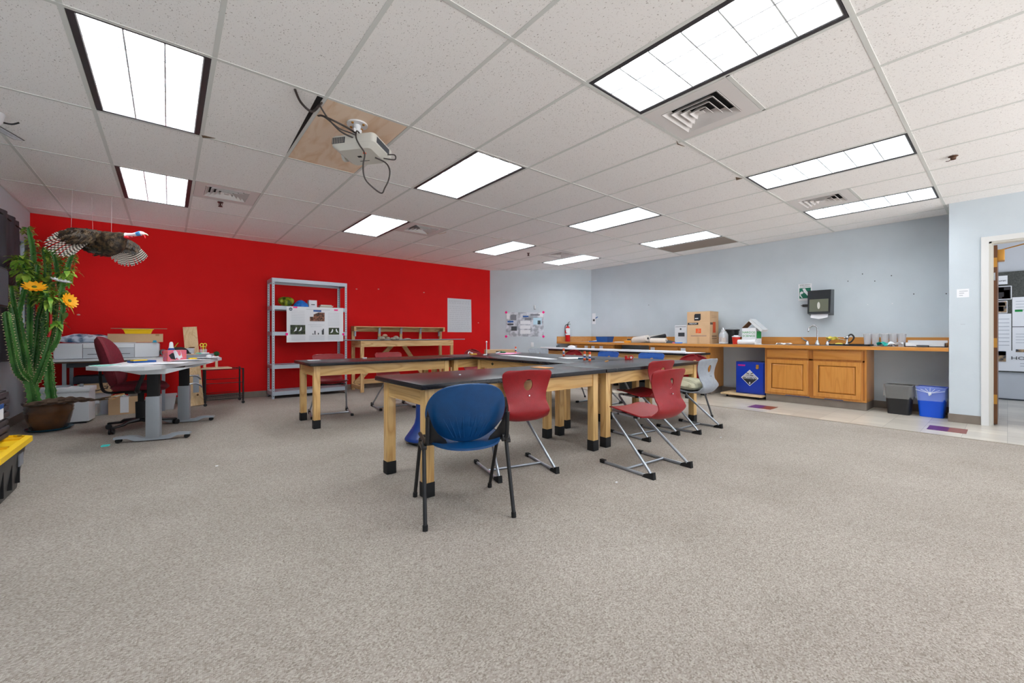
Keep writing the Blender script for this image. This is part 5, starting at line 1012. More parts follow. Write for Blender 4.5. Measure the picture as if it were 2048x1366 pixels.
# ================================================================ DESK CORNER
DZ = .752
m_dt = mat('desk_top_grey', (214, 218, 222), .35); m_lift = mat('desk_lift_grey', (158, 164, 170), .4, .3)
t = thing('standing_desk', 'height-adjustable desk with pale grey top and two grey columns', 'desk', (0, 0, 0))
poly = [(-.60, 5.60), (-.50, 5.40), (-.32, 5.26), (-.17, 5.20), (-.05, 5.30), (.16, 5.78), (.44, 6.42), (.55, 6.72), (.50, 6.95), (.10, 7.02), (-.30, 6.85), (-.36, 6.3), (-.44, 5.9)]
MB().prism(poly, DZ-.036, DZ).build('top', m_dt, t, ang=20)
dr = Vector((.26, .91, 0)).normalized(); nr = Vector((dr.y, -dr.x, 0))
for i, (cx, cy) in enumerate(((-.11, 5.46), (.15, 6.36))):
    a = atan2(nr.y, nr.x)
    q = MB().at((cx, cy, 0), rz=a)
    q.box(-.055, .055, -.036, .036, .03, .44, b=.004); q.build('outer_column', m_lift, t)
    q = MB().at((cx, cy, 0), rz=a); q.box(-.046, .046, -.028, .028, .44, DZ-.09, b=.003); q.build('inner_column', m_blackmat, t)
    q = MB().at((cx, cy, 0), rz=a)
    q.rings([[(x, y, z+h) for x, y, z in ((0, -.035, 0), (0, .035, 0))] for h in (0,)]*1, 0, False) if False else None
    prof = [(-.30, .040, .058), (-.20, .042, .066), (-.14, .012, .060), (-.09, .010, .040), (.09, .010, .040), (.14, .012, .060), (.20, .042, .066), (.30, .040, .058)]
    vs = [];
    for x, z0, z1 in prof: vs.append([(x, -.036, z0), (x, .036, z0), (x, .030, z1), (x, -.030, z1)])
    q.rings(vs, 0, True); q.build('foot', m_lift, t)
    for s in (-1, 1):
        w_ = MB().at((cx, cy, 0), rz=a); w_.cyl((s*.27, -.022, .022), (s*.27, .022, .022), .022, n=14).box(s*.27-.016, s*.27+.016, -.012, .012, .02, .045); w_.build('caster', m_blackmat, t)
    q = MB().at((cx, cy, DZ-.036), rz=a); q.add([(-.3, -.035, 0), (.3, -.035, 0), (.3, .035, 0), (-.3, .035, 0), (-.1, -.035, -.055), (.1, -.035, -.055), (.1, .035, -.055), (-.1, .035, -.055)], [(3, 2, 1, 0), (4, 5, 6, 7), (0, 1, 5, 4), (1, 2, 6, 5), (2, 3, 7, 6), (3, 0, 4, 7)]); q.build('support_arm', m_dt, t)
MB().tube([(-.10, 5.5, DZ-.07), (.14, 6.32, DZ-.07)], .022, 8).build('cross_rail', m_blackmat, t)
# --- on the desk
def deskobj(mb, name, m, lab, cat, loc, rz=0, grp=None, **k):
    return tag(mb.build(name, m, loc=(loc[0], loc[1], DZ+.001+(loc[2] if len(loc) > 2 else 0)), rz=rz, **k), lab, cat, grp)
pp = lambda w_, h_, a: MB().grid(lambda u, v: (-w_+2*w_*u, -h_+2*h_*v, .004+.004*sin(u*5+a)*sin(v*4+a)), 8, 8)
for i, (x, y, rz, lab) in enumerate(((-.30, 5.50, 20, 'white papers on the near left part of the grey desk'), (-.17, 5.62, -10, 'white papers over the middle of the desk end'), (-.02, 5.52, 55, 'white papers at the near right edge of the desk'), (.17, 6.10, 70, 'white papers along the right edge of the desk'), (.34, 6.5, 65, 'white papers towards the far right of the desk'))):
    deskobj(pp(.11, .15, i), 'paper_stack', m_paper, lab, 'papers', (x, y, .003*i), R(rz), 'loose papers on the desk', solid=.004)
deskobj(MB().box(-.08, .08, -.1, .1, 0, .006), 'green_pad', mat('mint_paper', (150, 214, 204), .8), 'mint green pad at the left tip of the desk', 'pad', (-.47, 5.62), R(30))
t = thing('tissue_box', 'pink and orange patterned tissue box on the desk', 'tissue box', (.06, 6.12, DZ+.001), R(20))
m_tb = bpy.data.materials.new('tissue_pattern'); m_tb.use_nodes = True; mm = m_tb; bs = mm.node_tree.nodes['Principled BSDF']; tt = _n(mm, 'ShaderNodeTexCoord'); wv = _n(mm, 'ShaderNodeTexWave'); wv.inputs['Scale'].default_value = 22; wv.inputs['Distortion'].default_value = 9; wv.inputs['Detail Scale'].default_value = 1.2; cr = _n(mm, 'ShaderNodeValToRGB'); cr.color_ramp.interpolation = 'CONSTANT'
cr.color_ramp.elements[0].color = rgb(232, 106, 140); cr.color_ramp.elements[1].color = rgb(240, 120, 80); cr.color_ramp.elements[1].position = .62; q_ = cr.color_ramp.elements.new(.42); q_.color = rgb(130, 84, 190)
_l(mm, tt.outputs['Object'], wv.inputs[0]); _l(mm, wv.outputs[1], cr.inputs[0]); _l(mm, cr.outputs[0], bs.inputs['Base Color'])
MB().box(-.09, .09, -.06, .06, 0, .125, b=.003).build('box', m_tb, t)
MB().add([(-.06, -.0625, .03), (-.02, -.0625, .02), (.01, -.0625, .05), (.0, -.0625, .09), (-.05, -.0625, .095), (-.08, -.0625, .07)], [tuple(range(6))]).build('printed_bird', m_ink, t, solid=.002)
MB().grid(lambda u, v: (-.02+.07*u-.02*v, -.066-.02*sin(u*6)*v, .03+.085*v+.01*sin(9*u)), 10, 8).build('tissue', m_paper, t, solid=.002)
t = thing('organizer_tray', 'grey desk organiser tray full of small stationery', 'tray', (.27, 6.58, DZ+.001), R(55)); MB().box(-.16, .25, -.07, .09, 0, .055, b=.004).build('tray', m_grey, t)
MB().box(-.13, -.02, -.05, .06, .055, .062).build('card', m_card, t); MB().sph((.05, 0, .06), .03, 10, sq=(1.5, 1, .5)).build('green_chips', mat('chip_green', (90, 180, 160), .5), t); MB().box(.08, .2, -.04, .05, .055, .07, b=.004).build('white_box', m_white, t)
t = thing('white_tub', 'white plastic tub of craft supplies on the desk organiser', 'tub', (.20, 6.86, DZ+.001)); MB().lathe([(.001, 0), (.06, 0), (.068, .12), (.072, .125), (.064, .125), (.055, .01)], n=20).build('tub', m_white, t); MB().box(-.03, .03, -.07, -.062, .04, .07).build('label', m_dgrey, t)
t = thing('pen_cup', 'clear cup of pens and yellow scissors on the desk', 'pen cup', (.36, 6.84, DZ+.001)); MB().lathe([(.001, 0), (.035, 0), (.042, .11), (.04, .11), (.033, .004)], n=16).build('cup', m_clear, t)
q = MB()
for a, b, c_ in ((-.01, .0, 0), (.015, .01, 1), (-.02, .015, 2), (.02, -.01, 0)): q.tube([(a*.5, b*.5, .01), (a*1.6, b*1.6, .17)], .004, 6, m=c_)
q.build('pens', [mat('pen_orange', (236, 130, 60), .5), m_green, mat('pen_pink', (230, 150, 180), .5)], t)
q = MB(); 
for s in (-1, 1): q.tube([(.018*cos(a)+s*.018, 0, .165+.022*sin(a)) for a in [2*pi*k/12 for k in range(13)]], .005, 6)
q.tube([(0, 0, .15), (0, 0, .02)], .006, 6); q.build('scissors', mat('scissor_yellow', (226, 226, 60), .4), t)
t = thing('blue_bottle', 'blue and white squeeze bottle on the desk', 'bottle', (.03, 6.52, DZ+.001)); MB().lathe([(.001, 0), (.032, 0), (.034, .12), (.026, .14)], n=16).build('body', mat('bottle_blue', (20, 70, 140), .4), t); MB().lathe([(.026, .14), (.022, .155), (.018, .2), (.01, .215), (.001, .216)], n=14).build('cap', m_white, t)
t = thing('black_bag', 'black bag slumped behind the tissue box', 'bag', (.10, 6.78, DZ+.001)); MB().grid(lambda u, v: (.11*cos(2*pi*u)*sin(pi*v)*(1+.1*sin(7*u*pi)), .07*sin(2*pi*u)*sin(pi*v), .07-.07*cos(pi*v)+.008*sin(9*v)), 30, 12).build('bag_body', m_blackmat, t)
MB().tube([(-.05, 0, .12), (.0, .0, .20)], .004, 6).build('pencil', mat('pencil_green', (150, 190, 60), .5), t)
t = thing('foam_roll', 'rolled dark grey foam mat standing on end view beside the printer', 'foam roll', (-.04, 7.56, .747), R(5)); q = MB()
sp = [((.012+.0105*a)*cos(a), 0, .075+(.012+.0105*a)*sin(a)) for a in [k*.35 for k in range(1, 18)]]
q.rings([[(x, y, z) for y in (-.12, .12)] for x, _, z in sp], 0, False, closed=False); q.build('foam', mat('foam_grey', (110, 112, 116), .8), t, solid=.010)
deskobj(MB().box(-.1, .1, -.07, .07, 0, .02, b=.002).box(-.1, .02, -.07, .0, .02, .03, m=1), 'blue_book', [m_blue, m_yellow], 'blue book with yellow card under it by the tissue box', 'book', (-.22, 6.05), R(25))
deskobj(MB().box(-.035, .035, -.035, .035, 0, .012), 'yellow_notes', m_yellow, 'small pad of yellow sticky notes on the desk', 'sticky notes', (.22, 6.08, .02), R(10))
t = thing('computer_mouse', 'white computer mouse near the right edge of the desk', 'mouse', (.40, 6.52, DZ+.016), R(70)); MB().sph((0, 0, .012), .05, 14, sq=(1, .6, .45)).build('shell', m_white, t)
deskobj(MB().sph((0, 0, .012), .02, 8, sq=(1, 1, .6)).tube([(-.06, 0, .01), (.06, .02, .012)], .006, 6), 'chalk_bits', m_white, 'white craft sticks by the desk edge', 'craft sticks', (.46, 6.70, .0))
# office chair
m_mar = noisy('maroon_cloth', (104, 18, 34), (118, 22, 40), (1, 1, 1), 60, .9, 3, bump=.3, bscale=400)
t = thing('office_chair', 'maroon cloth office chair with black five-star base behind the desk', 'chair', (-.235, 6.27, 0), R(-100))
q = MB()
for k in range(5):
    a = R(90+72*k+18); c_, s_ = cos(a), sin(a)
    q.tube([(.03*c_, .03*s_, .10), (.16*c_, .16*s_, .095), (.19*c_, .19*s_, .075), (.31*c_, .31*s_, .065)], [.035, .026, .022, .018], 8, flat=.7)
q.build('star_base', m_black, t)
for k in range(5):
    a = R(90+72*k+18); c_, s_ = cos(a), sin(a); w_ = MB().at((.31*c_, .31*s_, 0), rz=a+.6); w_.cyl((0, -.022, .028), (0, -.006, .028), .028, n=16).cyl((0, .006, .028), (0, .022, .028), .028, n=16).cyl((0, 0, .03), (0, 0, .07), .012, n=8); w_.build('caster', m_black, t)
MB().cyl((0, 0, .08), (0, 0, .30), .045, .05, n=16).cyl((0, 0, .3), (0, 0, .42), .028, n=14).box(-.09, .09, -.12, .1, .40, .43, b=.01).build('gas_column', m_blackmat, t)
def cushion(w_, d_, h_, n=18):
    def f(u, v, s): 
        x, y = 2*u-1, 2*v-1; r = (abs(x)**3.2+abs(y)**3.2)**(1/3.2); k = max(abs(x), abs(y)); sc = (k/r if r > 1e-6 else 1)
        return (x*sc*w_, y*sc*d_, s*h_*sqrt(max(0, 1-k**5)))
    mb = MB(); mb.grid(lambda u, v: f(u, v, 1), n, n); mb.grid(lambda u, v: f(u, v, -1), n, n); return mb
s_ = cushion(.25, .24, .045); s_.v = [(x, y, z+.475+.02*(x/.25)**2-(.03*max(0, y/.24)**3)) for x, y, z in s_.v]; s_.build('seat', m_mar, t, ang=60)
b_ = cushion(.235, .29, .045); b_.v = [(x*(1-.10*(y/.29)**2), -.27-.25*(y+.05)+z+.08*(x/.235)**2, .745+y) for x, y, z in b_.v]; b_.build('backrest', m_mar, t, ang=60)
MB().tube(smooth([(0, -.1, .42), (0, -.28, .42), (0, -.33, .5), (0, -.34, .7)], 5), .03, 8, flat=.4).build('back_support', m_blackmat, t)
for s in (-1, 1): MB().tube(fillet([(s*.15, .02, .43), (s*.29, .02, .44), (s*.31, .10, .66), (s*.30, -.12, .69)], .07, 6), .019, 10).box(min(s*.27, s*.33), max(s*.27, s*.33), -.15, .1, .675, .70, b=.01).build('armrest', m_black, t)
# printer table, printer and the things round it
m_wt = mat('table_white', (222, 224, 228), .35)
t = thing('side_table', 'white table with grey legs under the wide printer', 'table', (0, 0, 0)); MB().box(-1.18, .02, 7.42, 8.12, .72, .745, b=.004).build('tabletop', m_wt, t); MB().box(-1.175, .015, 7.425, 8.11, .70, .719).build('tabletop_core', m_dkvoid, t)
MB().box(-1.0, -.06, 7.52, 7.54, .64, .70).box(-1.0, -.06, 7.98, 8.0, .64, .70).build('frame_rail', m_dgrey, t)
for x in (-.99, -.05):
    for y in (7.5, 8.0): MB().box(x-.018, x+.018, y-.018, y+.018, 0, .70).build('leg', m_steel, t)
t = thing('wide_printer', 'wide white inkjet printer on the white side table', 'printer', (-.59, 7.76, .746)); MB().box(-.5, .5, -.24, .24, .0, .20, b=.03).build('body', m_white, t)
MB().box(-.24, .24, -.243, -.239, .02, .135).box(-.25, .25, -.2, -.05, .2, .207).build('front_tray', mat('printer_grey', (196, 200, 206), .4), t); MB().box(-.2, .2, -.246, -.243, .055, .062).box(-.245, -.241, -.242, -.239, .01, .19).box(.241, .245, -.242, -.239, .01, .19).box(-.24, .24, -.244, -.2395, .135, .138).build('slot', m_dgrey, t)
p = MB().grid(lambda u, v: (.26*cos(2*pi*u)*sin(pi*v)*(1+.06*sin(11*u*pi)), .10*sin(2*pi*u)*sin(pi*v), .055-.055*cos(pi*v)*(1+.15*sin(13*u))+.008*sin(17*v+9*u)), 40, 14)
m_bag = noisy('bag_print', (60, 96, 130), (214, 222, 232), (1, 1, 1), 10, .3, 5, lo=.38, hi=.55, bump=.5)
t = thing('plastic_bag', 'crumpled silver-blue plastic bag with orange tip on top of the printer', 'bag', (-.83, 7.72, .947)); p.build('bag', m_bag, t); MB().sph((-.26, -.02, .04), .05, 10, sq=(1.4, .7, .5)).build('orange_tip', mat('bag_orange', (250, 150, 30), .5), t)
t = thing('long_carton', 'long flat tan cardboard carton on top of the printer', 'carton', (-.335, 7.70, .954)); MB().box(-.28, .28, -.08, .08, 0, .115).build('carton', m_card, t); MB().box(-.27, .27, -.0815, -.08, .111, .114).box(.2, .24, -.0815, -.08, .085, .11).build('tape', mat('tape_brown', (170, 130, 90), .5), t)
t = thing('yellow_bin', 'yellow plastic bin on top of the long carton', 'bin', (-.315, 7.70, 1.07)); MB().rings([[(-.13, -.06, 0), (.13, -.06, 0), (.13, .06, 0), (-.13, .06, 0)], [(-.15, -.075, .055), (.15, -.075, .055), (.15, .075, .055), (-.15, .075, .055)], [(-.16, -.085, .058), (.16, -.085, .058), (.16, .085, .058), (-.16, .085, .058)], [(-.16, -.085, .066), (.16, -.085, .066), (.16, .085, .066), (-.16, .085, .066)]], 0, True).build('body', m_yellow, t)
tag(MB().box(-.29, .29, -.02, .02, 0, .008).build('wood_strip', mat('strip_grey', (150, 130, 110), .8), loc=(-.30, 7.70, 1.137)), 'thin wooden strip lying on the yellow bin', 'wood strip')
tag(MB().box(-.018, .018, -.01, .01, 0, .03).box(-.028, .028, -.014, .014, 0, .008).build('binder_clip', mat('clip_cyan', (0, 150, 190), .4), loc=(-.14, 7.50, .95)), 'cyan binder clip at the right end of the printer', 'clip')
# floor level things under and beside
t = thing('white_cooler', 'white metal case with latch standing behind the plant pot', 'case', (-.93, 7.20, 0), R(-8)); MB().box(-.24, .22, -.12, .12, .02, .40, b=.01).build('body', m_white, t); MB().box(-.25, .23, -.13, .13, .375, .43, b=.008).build('lid', m_white, t); MB().box(.12, .15, -.05, -.02, .43, .465, b=.004).box(-.12, .02, -.06, .06, .43, .45, b=.004).build('handle', m_grey, t); MB().cyl((-.02, -.121, .29), (-.02, -.135, .29), .022, n=14).box(.01, .05, -.128, -.12, .285, .305).build('dial', m_dgrey, t); MB().box(.03, .2, -.125, .1, 0, .02).build('base', m_black, t)
t = thing('parcel_box', 'brown parcel carton with a black smile arrow under the printer table', 'carton', (-.72, 7.72, .295)); MB().box(-.17, .14, -.12, .12, 0, .125).build('carton', m_card, t)
q = MB().tube([(-.15+.26*k/12, -.1215, .03+.035*(k/12)+.02*sin(pi*k/12)*-1) for k in range(13)], .006, 6); q.tube([(.075, -.1215, .085), (.112, -.1215, .082), (.10, -.1215, .05)], .006, 6).box(.1, .105, -.1215, -.12, .095, .115).box(.12, .125, -.1215, -.12, .095, .115); q.build('smile_arrow', m_ink, t)
t = thing('black_case', 'flat dark case lying on the parcel carton', 'case', (-.73, 7.74, .421)); MB().box(-.20, .17, -.13, .13, 0, .10, b=.015).build('shell', mat('case_navy', (36, 42, 54), .6), t)
t = thing('clear_tote', 'clear plastic tote of bottles under the parcel carton', 'tote', (-.73, 7.72, 0)); MB().box(-.15, .15, -.12, .12, 0, .004).box(-.15, -.146, -.12, .12, 0, .28).box(.146, .15, -.12, .12, 0, .28).box(-.15, .15, -.12, -.117, 0, .28).box(-.15, .15, .117, .12, 0, .28).build('tub', m_clear, t); MB().box(-.16, .16, -.13, .13, .28, .294, b=.004).build('lid', m_clear, t); MB().box(-.1, .04, -.1215, -.12, .16, .22).build('label', m_paper, t); MB().box(-.07, .0, -.123, -.1215, .18, .192).build('label_text', m_ink, t)
MB().cyl((.08, 0, .005), (.08, 0, .2), .04, n=14).build('bottle', mat('bottle_violet', (70, 70, 130), .4), t); MB().box(-.13, .02, -.1, .1, .005, .15).build('contents', m_card, t)
t = thing('taped_carton', 'open cardboard carton closed with a strip of white tape on the floor', 'carton', (-.43, 7.63, 0), R(-6)); MB().box(-.16, .15, -.12, .12, 0, .225).build('carton', m_card, t); MB().box(-.045, .04, -.122, -.12, .02, .228).box(-.045, .04, -.122, .05, .225, .228).build('tape', m_paper, t); MB().grid(lambda u, v: (-.13+.12*u, -.08+.12*v, .24+.02*sin(7*u)*sin(6*v)), 8, 6).build('paper_filling', m_paper, t, solid=.002); MB().box(.02, .13, -.05, .08, .226, .33, b=.01).build('grey_pouch', mat('pouch_taupe', (128, 118, 112), .8), t)
tag(MB().tube([(-.62, 7.46, .245), (-.30, 7.52, .30)], .007, 6).build('wooden_dowel', mat('dowel', (210, 160, 100), .6)), 'long thin wooden dowel resting over the taped carton', 'dowel')
tag(MB().tube([(-.56, 7.45, .215), (-.42, 7.49, .285)], .006, 6).build('wooden_dowel', mat('dowel', (210, 160, 100), .6)), 'short thin wooden dowel resting over the taped carton', 'dowel')
t = thing('clear_bin', 'small clear plastic bin on the floor behind the desk columns', 'bin', (-.02, 7.62, 0)); MB().rings([[(-.08, -.07, .003), (.08, -.07, .003), (.08, .07, .003), (-.08, .07, .003)], [(-.11, -.09, .2), (.11, -.09, .2), (.11, .09, .2), (-.11, .09, .2)], [(-.12, -.1, .2), (.12, -.1, .2), (.12, .1, .2), (-.12, .1, .2)], [(-.12, -.1, .215), (.12, -.1, .215), (.12, .1, .215), (-.12, .1, .215)]], 0, False).build('tub', mat('bin_frost', (200, 204, 208), .3, alpha=.6), t)
# plank leaning against the red wall
t = thing('pine_plank', 'pale pine plank leaning against the red wall behind the desk', 'plank', (.33, 7.72, 0)); q = MB(); q.M = Matrix.Rotation(R(-3.5), 4, 'Y') @ Matrix.Rotation(R(-17.5), 4, 'X'); q.box(-.085, .085, -.01, .01, .004, 1.235); q.build('board', wood('plank_pine', (234, 204, 158), (222, 186, 136), 'z', seed=21, coat=0, rough=.6), t)
kn = MB(); kn.M = q.M; kn.sph((-.0, -.009, .90), .03, 10, sq=(1.6, .1, .35)).sph((.02, -.009, .16), .018, 10, sq=(1, .1, 1)); kn.build('knot', mat('knot', (110, 74, 40), .8), t)
t = thing('hook_plate', 'bent grey double metal hook plate on the leaning pine plank', 'hook plate', (.30, 7.60, .30)); MB().tube(fillet([(-.06, 0, .16), (.03, 0, .16), (.07, 0, .10)], .03, 4), .018, 8, flat=.6).tube(fillet([(-.06, 0, .04), (.02, 0, .05), (.08, 0, .0), (.08, 0, -.02)], .03, 4), .018, 8, flat=.6).box(-.02, .05, .005, .012, -.09, .17).build('plate', m_steel, t)
# black wire cart
t = thing('wire_cart', 'black wire rolling cart with pale board on top by the red wall', 'cart', (.655, 7.75, 0)); m_bw = mat('wire_black', (24, 24, 26), .4)
for x in (-.235, .235):
    for y in (-.2, .2): MB().cyl((x, y, .05), (x, y, .545), .012, n=10).build('post', m_bw, t); MB().cyl((x, y-.01, .022), (x, y+.01, .022), .022, n=14).cyl((x, y, .02), (x, y, .055), .007, n=8).build('caster', m_bw, t)
for z in (.535, .09):
    q = MB().tube([(-.235, -.2, z), (.235, -.2, z), (.235, .2, z), (-.235, .2, z), (-.235, -.2, z)], .006, 6)
    for k in range(18): q.tube([(-.23+.46*k/17, -.2, z), (-.23+.46*k/17, .2, z)], .0022, 4)
    q.build('wire_shelf', m_bw, t)
q = MB()
for z in (.12, .15): q.tube([(-.235, -.2, z), (.235, -.2, z), (.235, .2, z), (-.235, .2, z), (-.235, -.2, z)], .003, 5)
for k in range(24):
    x = -.23+.46*k/23; q.tube([(x, -.2, .09), (x, -.2, .15)], .0018, 4); q.tube([(x, .2, .09), (x, .2, .15)], .0018, 4)
q.tube([(-.235, -.2, .33), (.235, -.2, .33)], .005, 6).tube([(-.235, .2, .36), (.235, .2, .36)], .005, 6); q.build('basket_wires', m_bw, t)
t = thing('wooden_stand', 'pale wooden board stand topped by a green pompom on the wire cart', 'stand', (.62, 7.72, .545)); MB().prism([(-.25, -.17), (.10, -.19), (.13, -.15), (.10, .12), (-.2, .14)], 0, .016).build('board', wood('birch', (232, 216, 186), (214, 194, 160), 'x', seed=31), t); MB().cyl((-.055, -.04, .016), (-.055, -.04, .19), .018, n=12).build('dowel_post', wood('birch', (232, 216, 186), (214, 194, 160), 'z', seed=32), t); MB().cyl((-.2, .0, .016), (-.2, .0, .11), .02, n=10).build('dowel_post', wood('birch', (232, 216, 186), (214, 194, 160), 'z', seed=32), t)
q = MB().sph((-.055, -.04, .225), .034, 14)
for k in range(60):
    a, b = random.uniform(0, 2*pi), random.uniform(-1, 1); r_ = sqrt(1-b*b); q.tube([(-.055+.03*r_*cos(a), -.04+.03*r_*sin(a), .225+.03*b), (-.055+.044*r_*cos(a), -.04+.044*r_*sin(a), .225+.044*b)], .002, 4)
q.build('pompom', mat('pompom_green', (24, 84, 44), .8), t); MB().sph((-.055, -.042, .205), .02, 10).build('dark_cap', m_ink, t)
# bits on the carpet
tag(MB().prism([(-.03, -.02), (.02, -.025), (.03, .01), (-.02, .025)], 0, .012).build('cyan_scrap', mat('cyan_foam', (70, 225, 220), .5), loc=(-.455, 5.46, 0)), 'small cyan foam scrap on the carpet before the desk', 'scrap')
for x, y, lab in ((2.45, 1.78, 'tiny white fleck on the carpet left of the nearest red chair'), (4.35, 1.88, 'tiny white fleck on the carpet right of the nearest red chair'), (.3, 4.05, 'tiny white fleck on the open carpet before the desk')):
    tag(MB().sph((0, 0, .003), .008, 8, sq=(1.5, 1, .4)).build('lint', m_white, loc=(x, y, 0)), lab, 'fleck', 'white flecks on the carpet')
# totes at left edge
t = thing('yellow_lid_tote', 'large black tote with bright yellow lid at the left edge of the room', 'tote', (-1.03, 4.02, 0))
MB().rings([[(-.24, -.38, 0), (.20, -.38, 0), (.23, -.34, 0), (.23, .34, 0), (.20, .38, 0), (-.24, .38, 0)], [(-.27, -.42, .31), (.23, -.42, .31), (.27, -.37, .31), (.27, .37, .31), (.23, .42, .31), (-.27, .42, .31)]], 0, True).build('body', mat('tote_black', (66, 65, 64), .5), t)
q = MB()
for k in range(4): y = -.27+.18*k; q.box(.235, .257, y-.007, y+.007, .05, .26)
q.build('ribs', m_blackmat, t); MB().box(.262, .268, .2, .30, .17, .25).build('label', m_grey, t)  # black strips paint the shade of the recesses in the tote's side
MB().rings([[(-.29, -.45, z_), (.22, -.45, z_), (.30, -.36, z_), (.30, .36, z_), (.22, .45, z_), (-.29, .45, z_)] for z_ in (.31, .345)]+[[(-.26, -.42, z_), (.20, -.42, z_), (.27, -.34, z_), (.27, .34, z_), (.20, .42, z_), (-.26, .42, z_)] for z_ in (.352, .335)], 0, True).build('lid', m_yellow, t, ang=25)
q = MB()
for y in (-.3, 0, .3): q.box(.12, .26, y-.012, y+.012, .335, .35)
q.build('lid_ribs', mat('yellow_rib', (230, 180, 10), .5), t)
for y in (-.36, .36): MB().cyl((.24, y, .352), (.24, y, .3535), .012, n=10).build('lid_hole', m_blackmat, t)
m_crate = noisy('crate_brown', (42, 36, 40), (64, 56, 60), (.3, 1, 8), 8, .6)
for k in range(7):
    t = thing('folded_crate', ('lowest', 'second', 'third', 'fourth', 'fifth', 'sixth', 'topmost')[k]+' dark ribbed folded crate in the stack on the yellow-lidded tote', 'crate', (-1.10, 4.02, .3535+.046*k), 0, 'dark folded crates stacked on the tote')
    MB().box(-.19, .26+.004*(k % 2), -.40, .37, 0, .034, b=.006).build('shell', m_crate, t); MB().box(-.18, .25, -.39, .36, .034, .045).build('rim', m_crate, t)
tag(MB().box(0, .003, -.11, .03, .0, .10).box(.001, .004, -.11, .03, .07, .1, m=1).build('paper_label', [m_paper, m_blue], loc=(-.835, 4.20, .50)), 'white and blue sticker on the side of the crate stack', 'sticker')

# ================================================================ POTTED CACTUS
t = thing('potted_cactus', 'tall branching green cactus in a brown glazed pot by the left window', 'potted cactus', (-1.01, 6.80, 0)); ox, oy = -1.01, 6.80
m_pot = noisy('pot_glaze', (104, 66, 34), (78, 52, 34), (1, 1, 1.5), 5, .22, 4, coat=.5)
MB().lathe([(.001, .022), (.138, .022), (.146, .03), (.172, .13), (.184, .2), (.191, .215), (.187, .232), (.192, .25), (.187, .268), (.194, .285), (.207, .30), (.207, .318), (.192, .318), (.183, .29), (.18, .27), (.001, .27)], n=48).build('pot', m_pot, t)
MB().lathe([(.001, .004), (.16, .004), (.182, .02), (.188, .03), (.178, .03), (.15, .014), (.001, .014)], n=44).build('saucer', mat('saucer_teal', (36, 78, 96), .25), t)
MB().lathe([(.001, .275), (.182, .272)], n=30).build('soil', mat('soil', (58, 44, 34), .95), t)
m_cac = noisy('cactus_green', (48, 102, 46), (86, 142, 64), (1, 1, .5), 12, .45, 4, bump=.2); m_spine = mat('spine_tan', (226, 212, 168), .7); m_leaf = noisy('leaf_green', (84, 160, 50), (190, 212, 90), (1, 1, 1), 14, .4, 3); m_big = noisy('big_leaf', (120, 146, 76), (90, 120, 60), (1, 1, 1), 12, .5, 3)
stems = {
'A': ([(-1.117, 6.80, .27), (-1.135, 6.78, .487), (-1.173, 6.75, .648), (-1.185, 6.72, .822), (-1.209, 6.7, 1.041), (-1.233, 6.7, 1.252), (-1.255, 6.7, 1.388)], .062, 1),
'L': ([(-1.17, 6.75, .58), (-1.20, 6.64, .66), (-1.216, 6.56, .79), (-1.226, 6.50, .96), (-1.240, 6.45, 1.161), (-1.250, 6.45, 1.29)], .045, 1),
'T': ([(-1.14, 6.8, .50), (-1.172, 6.85, .773), (-1.17, 6.88, .996), (-1.17, 6.9, 1.261), (-1.163, 6.9, 1.493), (-1.144, 6.9, 1.771), (-1.145, 6.88, 1.989), (-1.176, 6.85, 2.226)], .046, 1),
'M': ([(-1.13, 6.82, .53), (-1.13, 6.9, .813), (-1.115, 6.95, 1.085), (-1.104, 6.95, 1.248), (-1.059, 6.9, 1.444), (-1.033, 6.85, 1.704), (-1.036, 6.85, 1.887), (-1.059, 6.85, 2.023)], .044, 1),
'B': ([(-.995, 6.85, .27), (-1.018, 6.85, .543), (-1.025, 6.85, .706), (-1.051, 6.9, .883), (-1.067, 6.95, 1.108), (-1.055, 6.95, 1.278)], .058, 1),
'D': ([(-1.103, 6.76, .54), (-1.05, 6.7, .699), (-1.0, 6.68, .904), (-.977, 6.7, 1.079), (-.962, 6.75, 1.273), (-.958, 6.78, 1.441)], .038, 1),
'R': ([(-.992, 6.7, .877), (-.934, 6.66, .997), (-.907, 6.65, 1.189), (-.889, 6.66, 1.371), (-.917, 6.7, 1.549), (-.943, 6.75, 1.745), (-.966, 6.78, 1.886), (-1.0, 6.8, 1.995)], .036, 1),
'S': ([(-.913, 6.7, 1.494), (-.883, 6.7, 1.69), (-.853, 6.7, 1.837), (-.822, 6.7, 1.958)], .038, 1),
'K': ([(-1.225, 6.7, 1.21), (-1.196, 6.72, 1.424), (-1.169, 6.75, 1.637), (-1.183, 6.75, 1.765), (-1.215, 6.75, 1.883)], .036, 1),
'K2': ([(-1.235, 6.65, 1.354), (-1.24, 6.6, 1.465), (-1.245, 6.6, 1.557)], .03, 1),
'N': ([(-1.166, 6.92, 1.439), (-1.118, 6.85, 1.657), (-1.098, 6.82, 1.832)], .036, 1),
'P': ([(-1.02, 6.72, 1.0), (-.99, 6.66, 1.2), (-1.0, 6.64, 1.42), (-1.02, 6.66, 1.6)], .034, 1)}
random.seed(11)
leaves = MB()
def leaf(mb, p, d, L_, w_, droop=.3):
    d = d.normalized(); up = Vector((0, 0, 1)); s = d.cross(up); s = s.normalized() if s.length > .1 else Vector((1, 0, 0)); pts = []
    for k in range(5):
        t_ = k/4; c = p+d*L_*t_-up*droop*L_*t_*t_; ww = w_*sin(pi*min(1, .12+.88*t_))*(1 if k < 4 else 0); pts.append((c+s*ww, c-up*.15*ww, c-s*ww))
    vs = [tuple(v) for q in pts for v in q]; fs = []
    for k in range(4):
        for i in (0, 1): a = k*3+i; fs.append((a, a+1, a+4, a+3))
    mb.add(vs, fs)
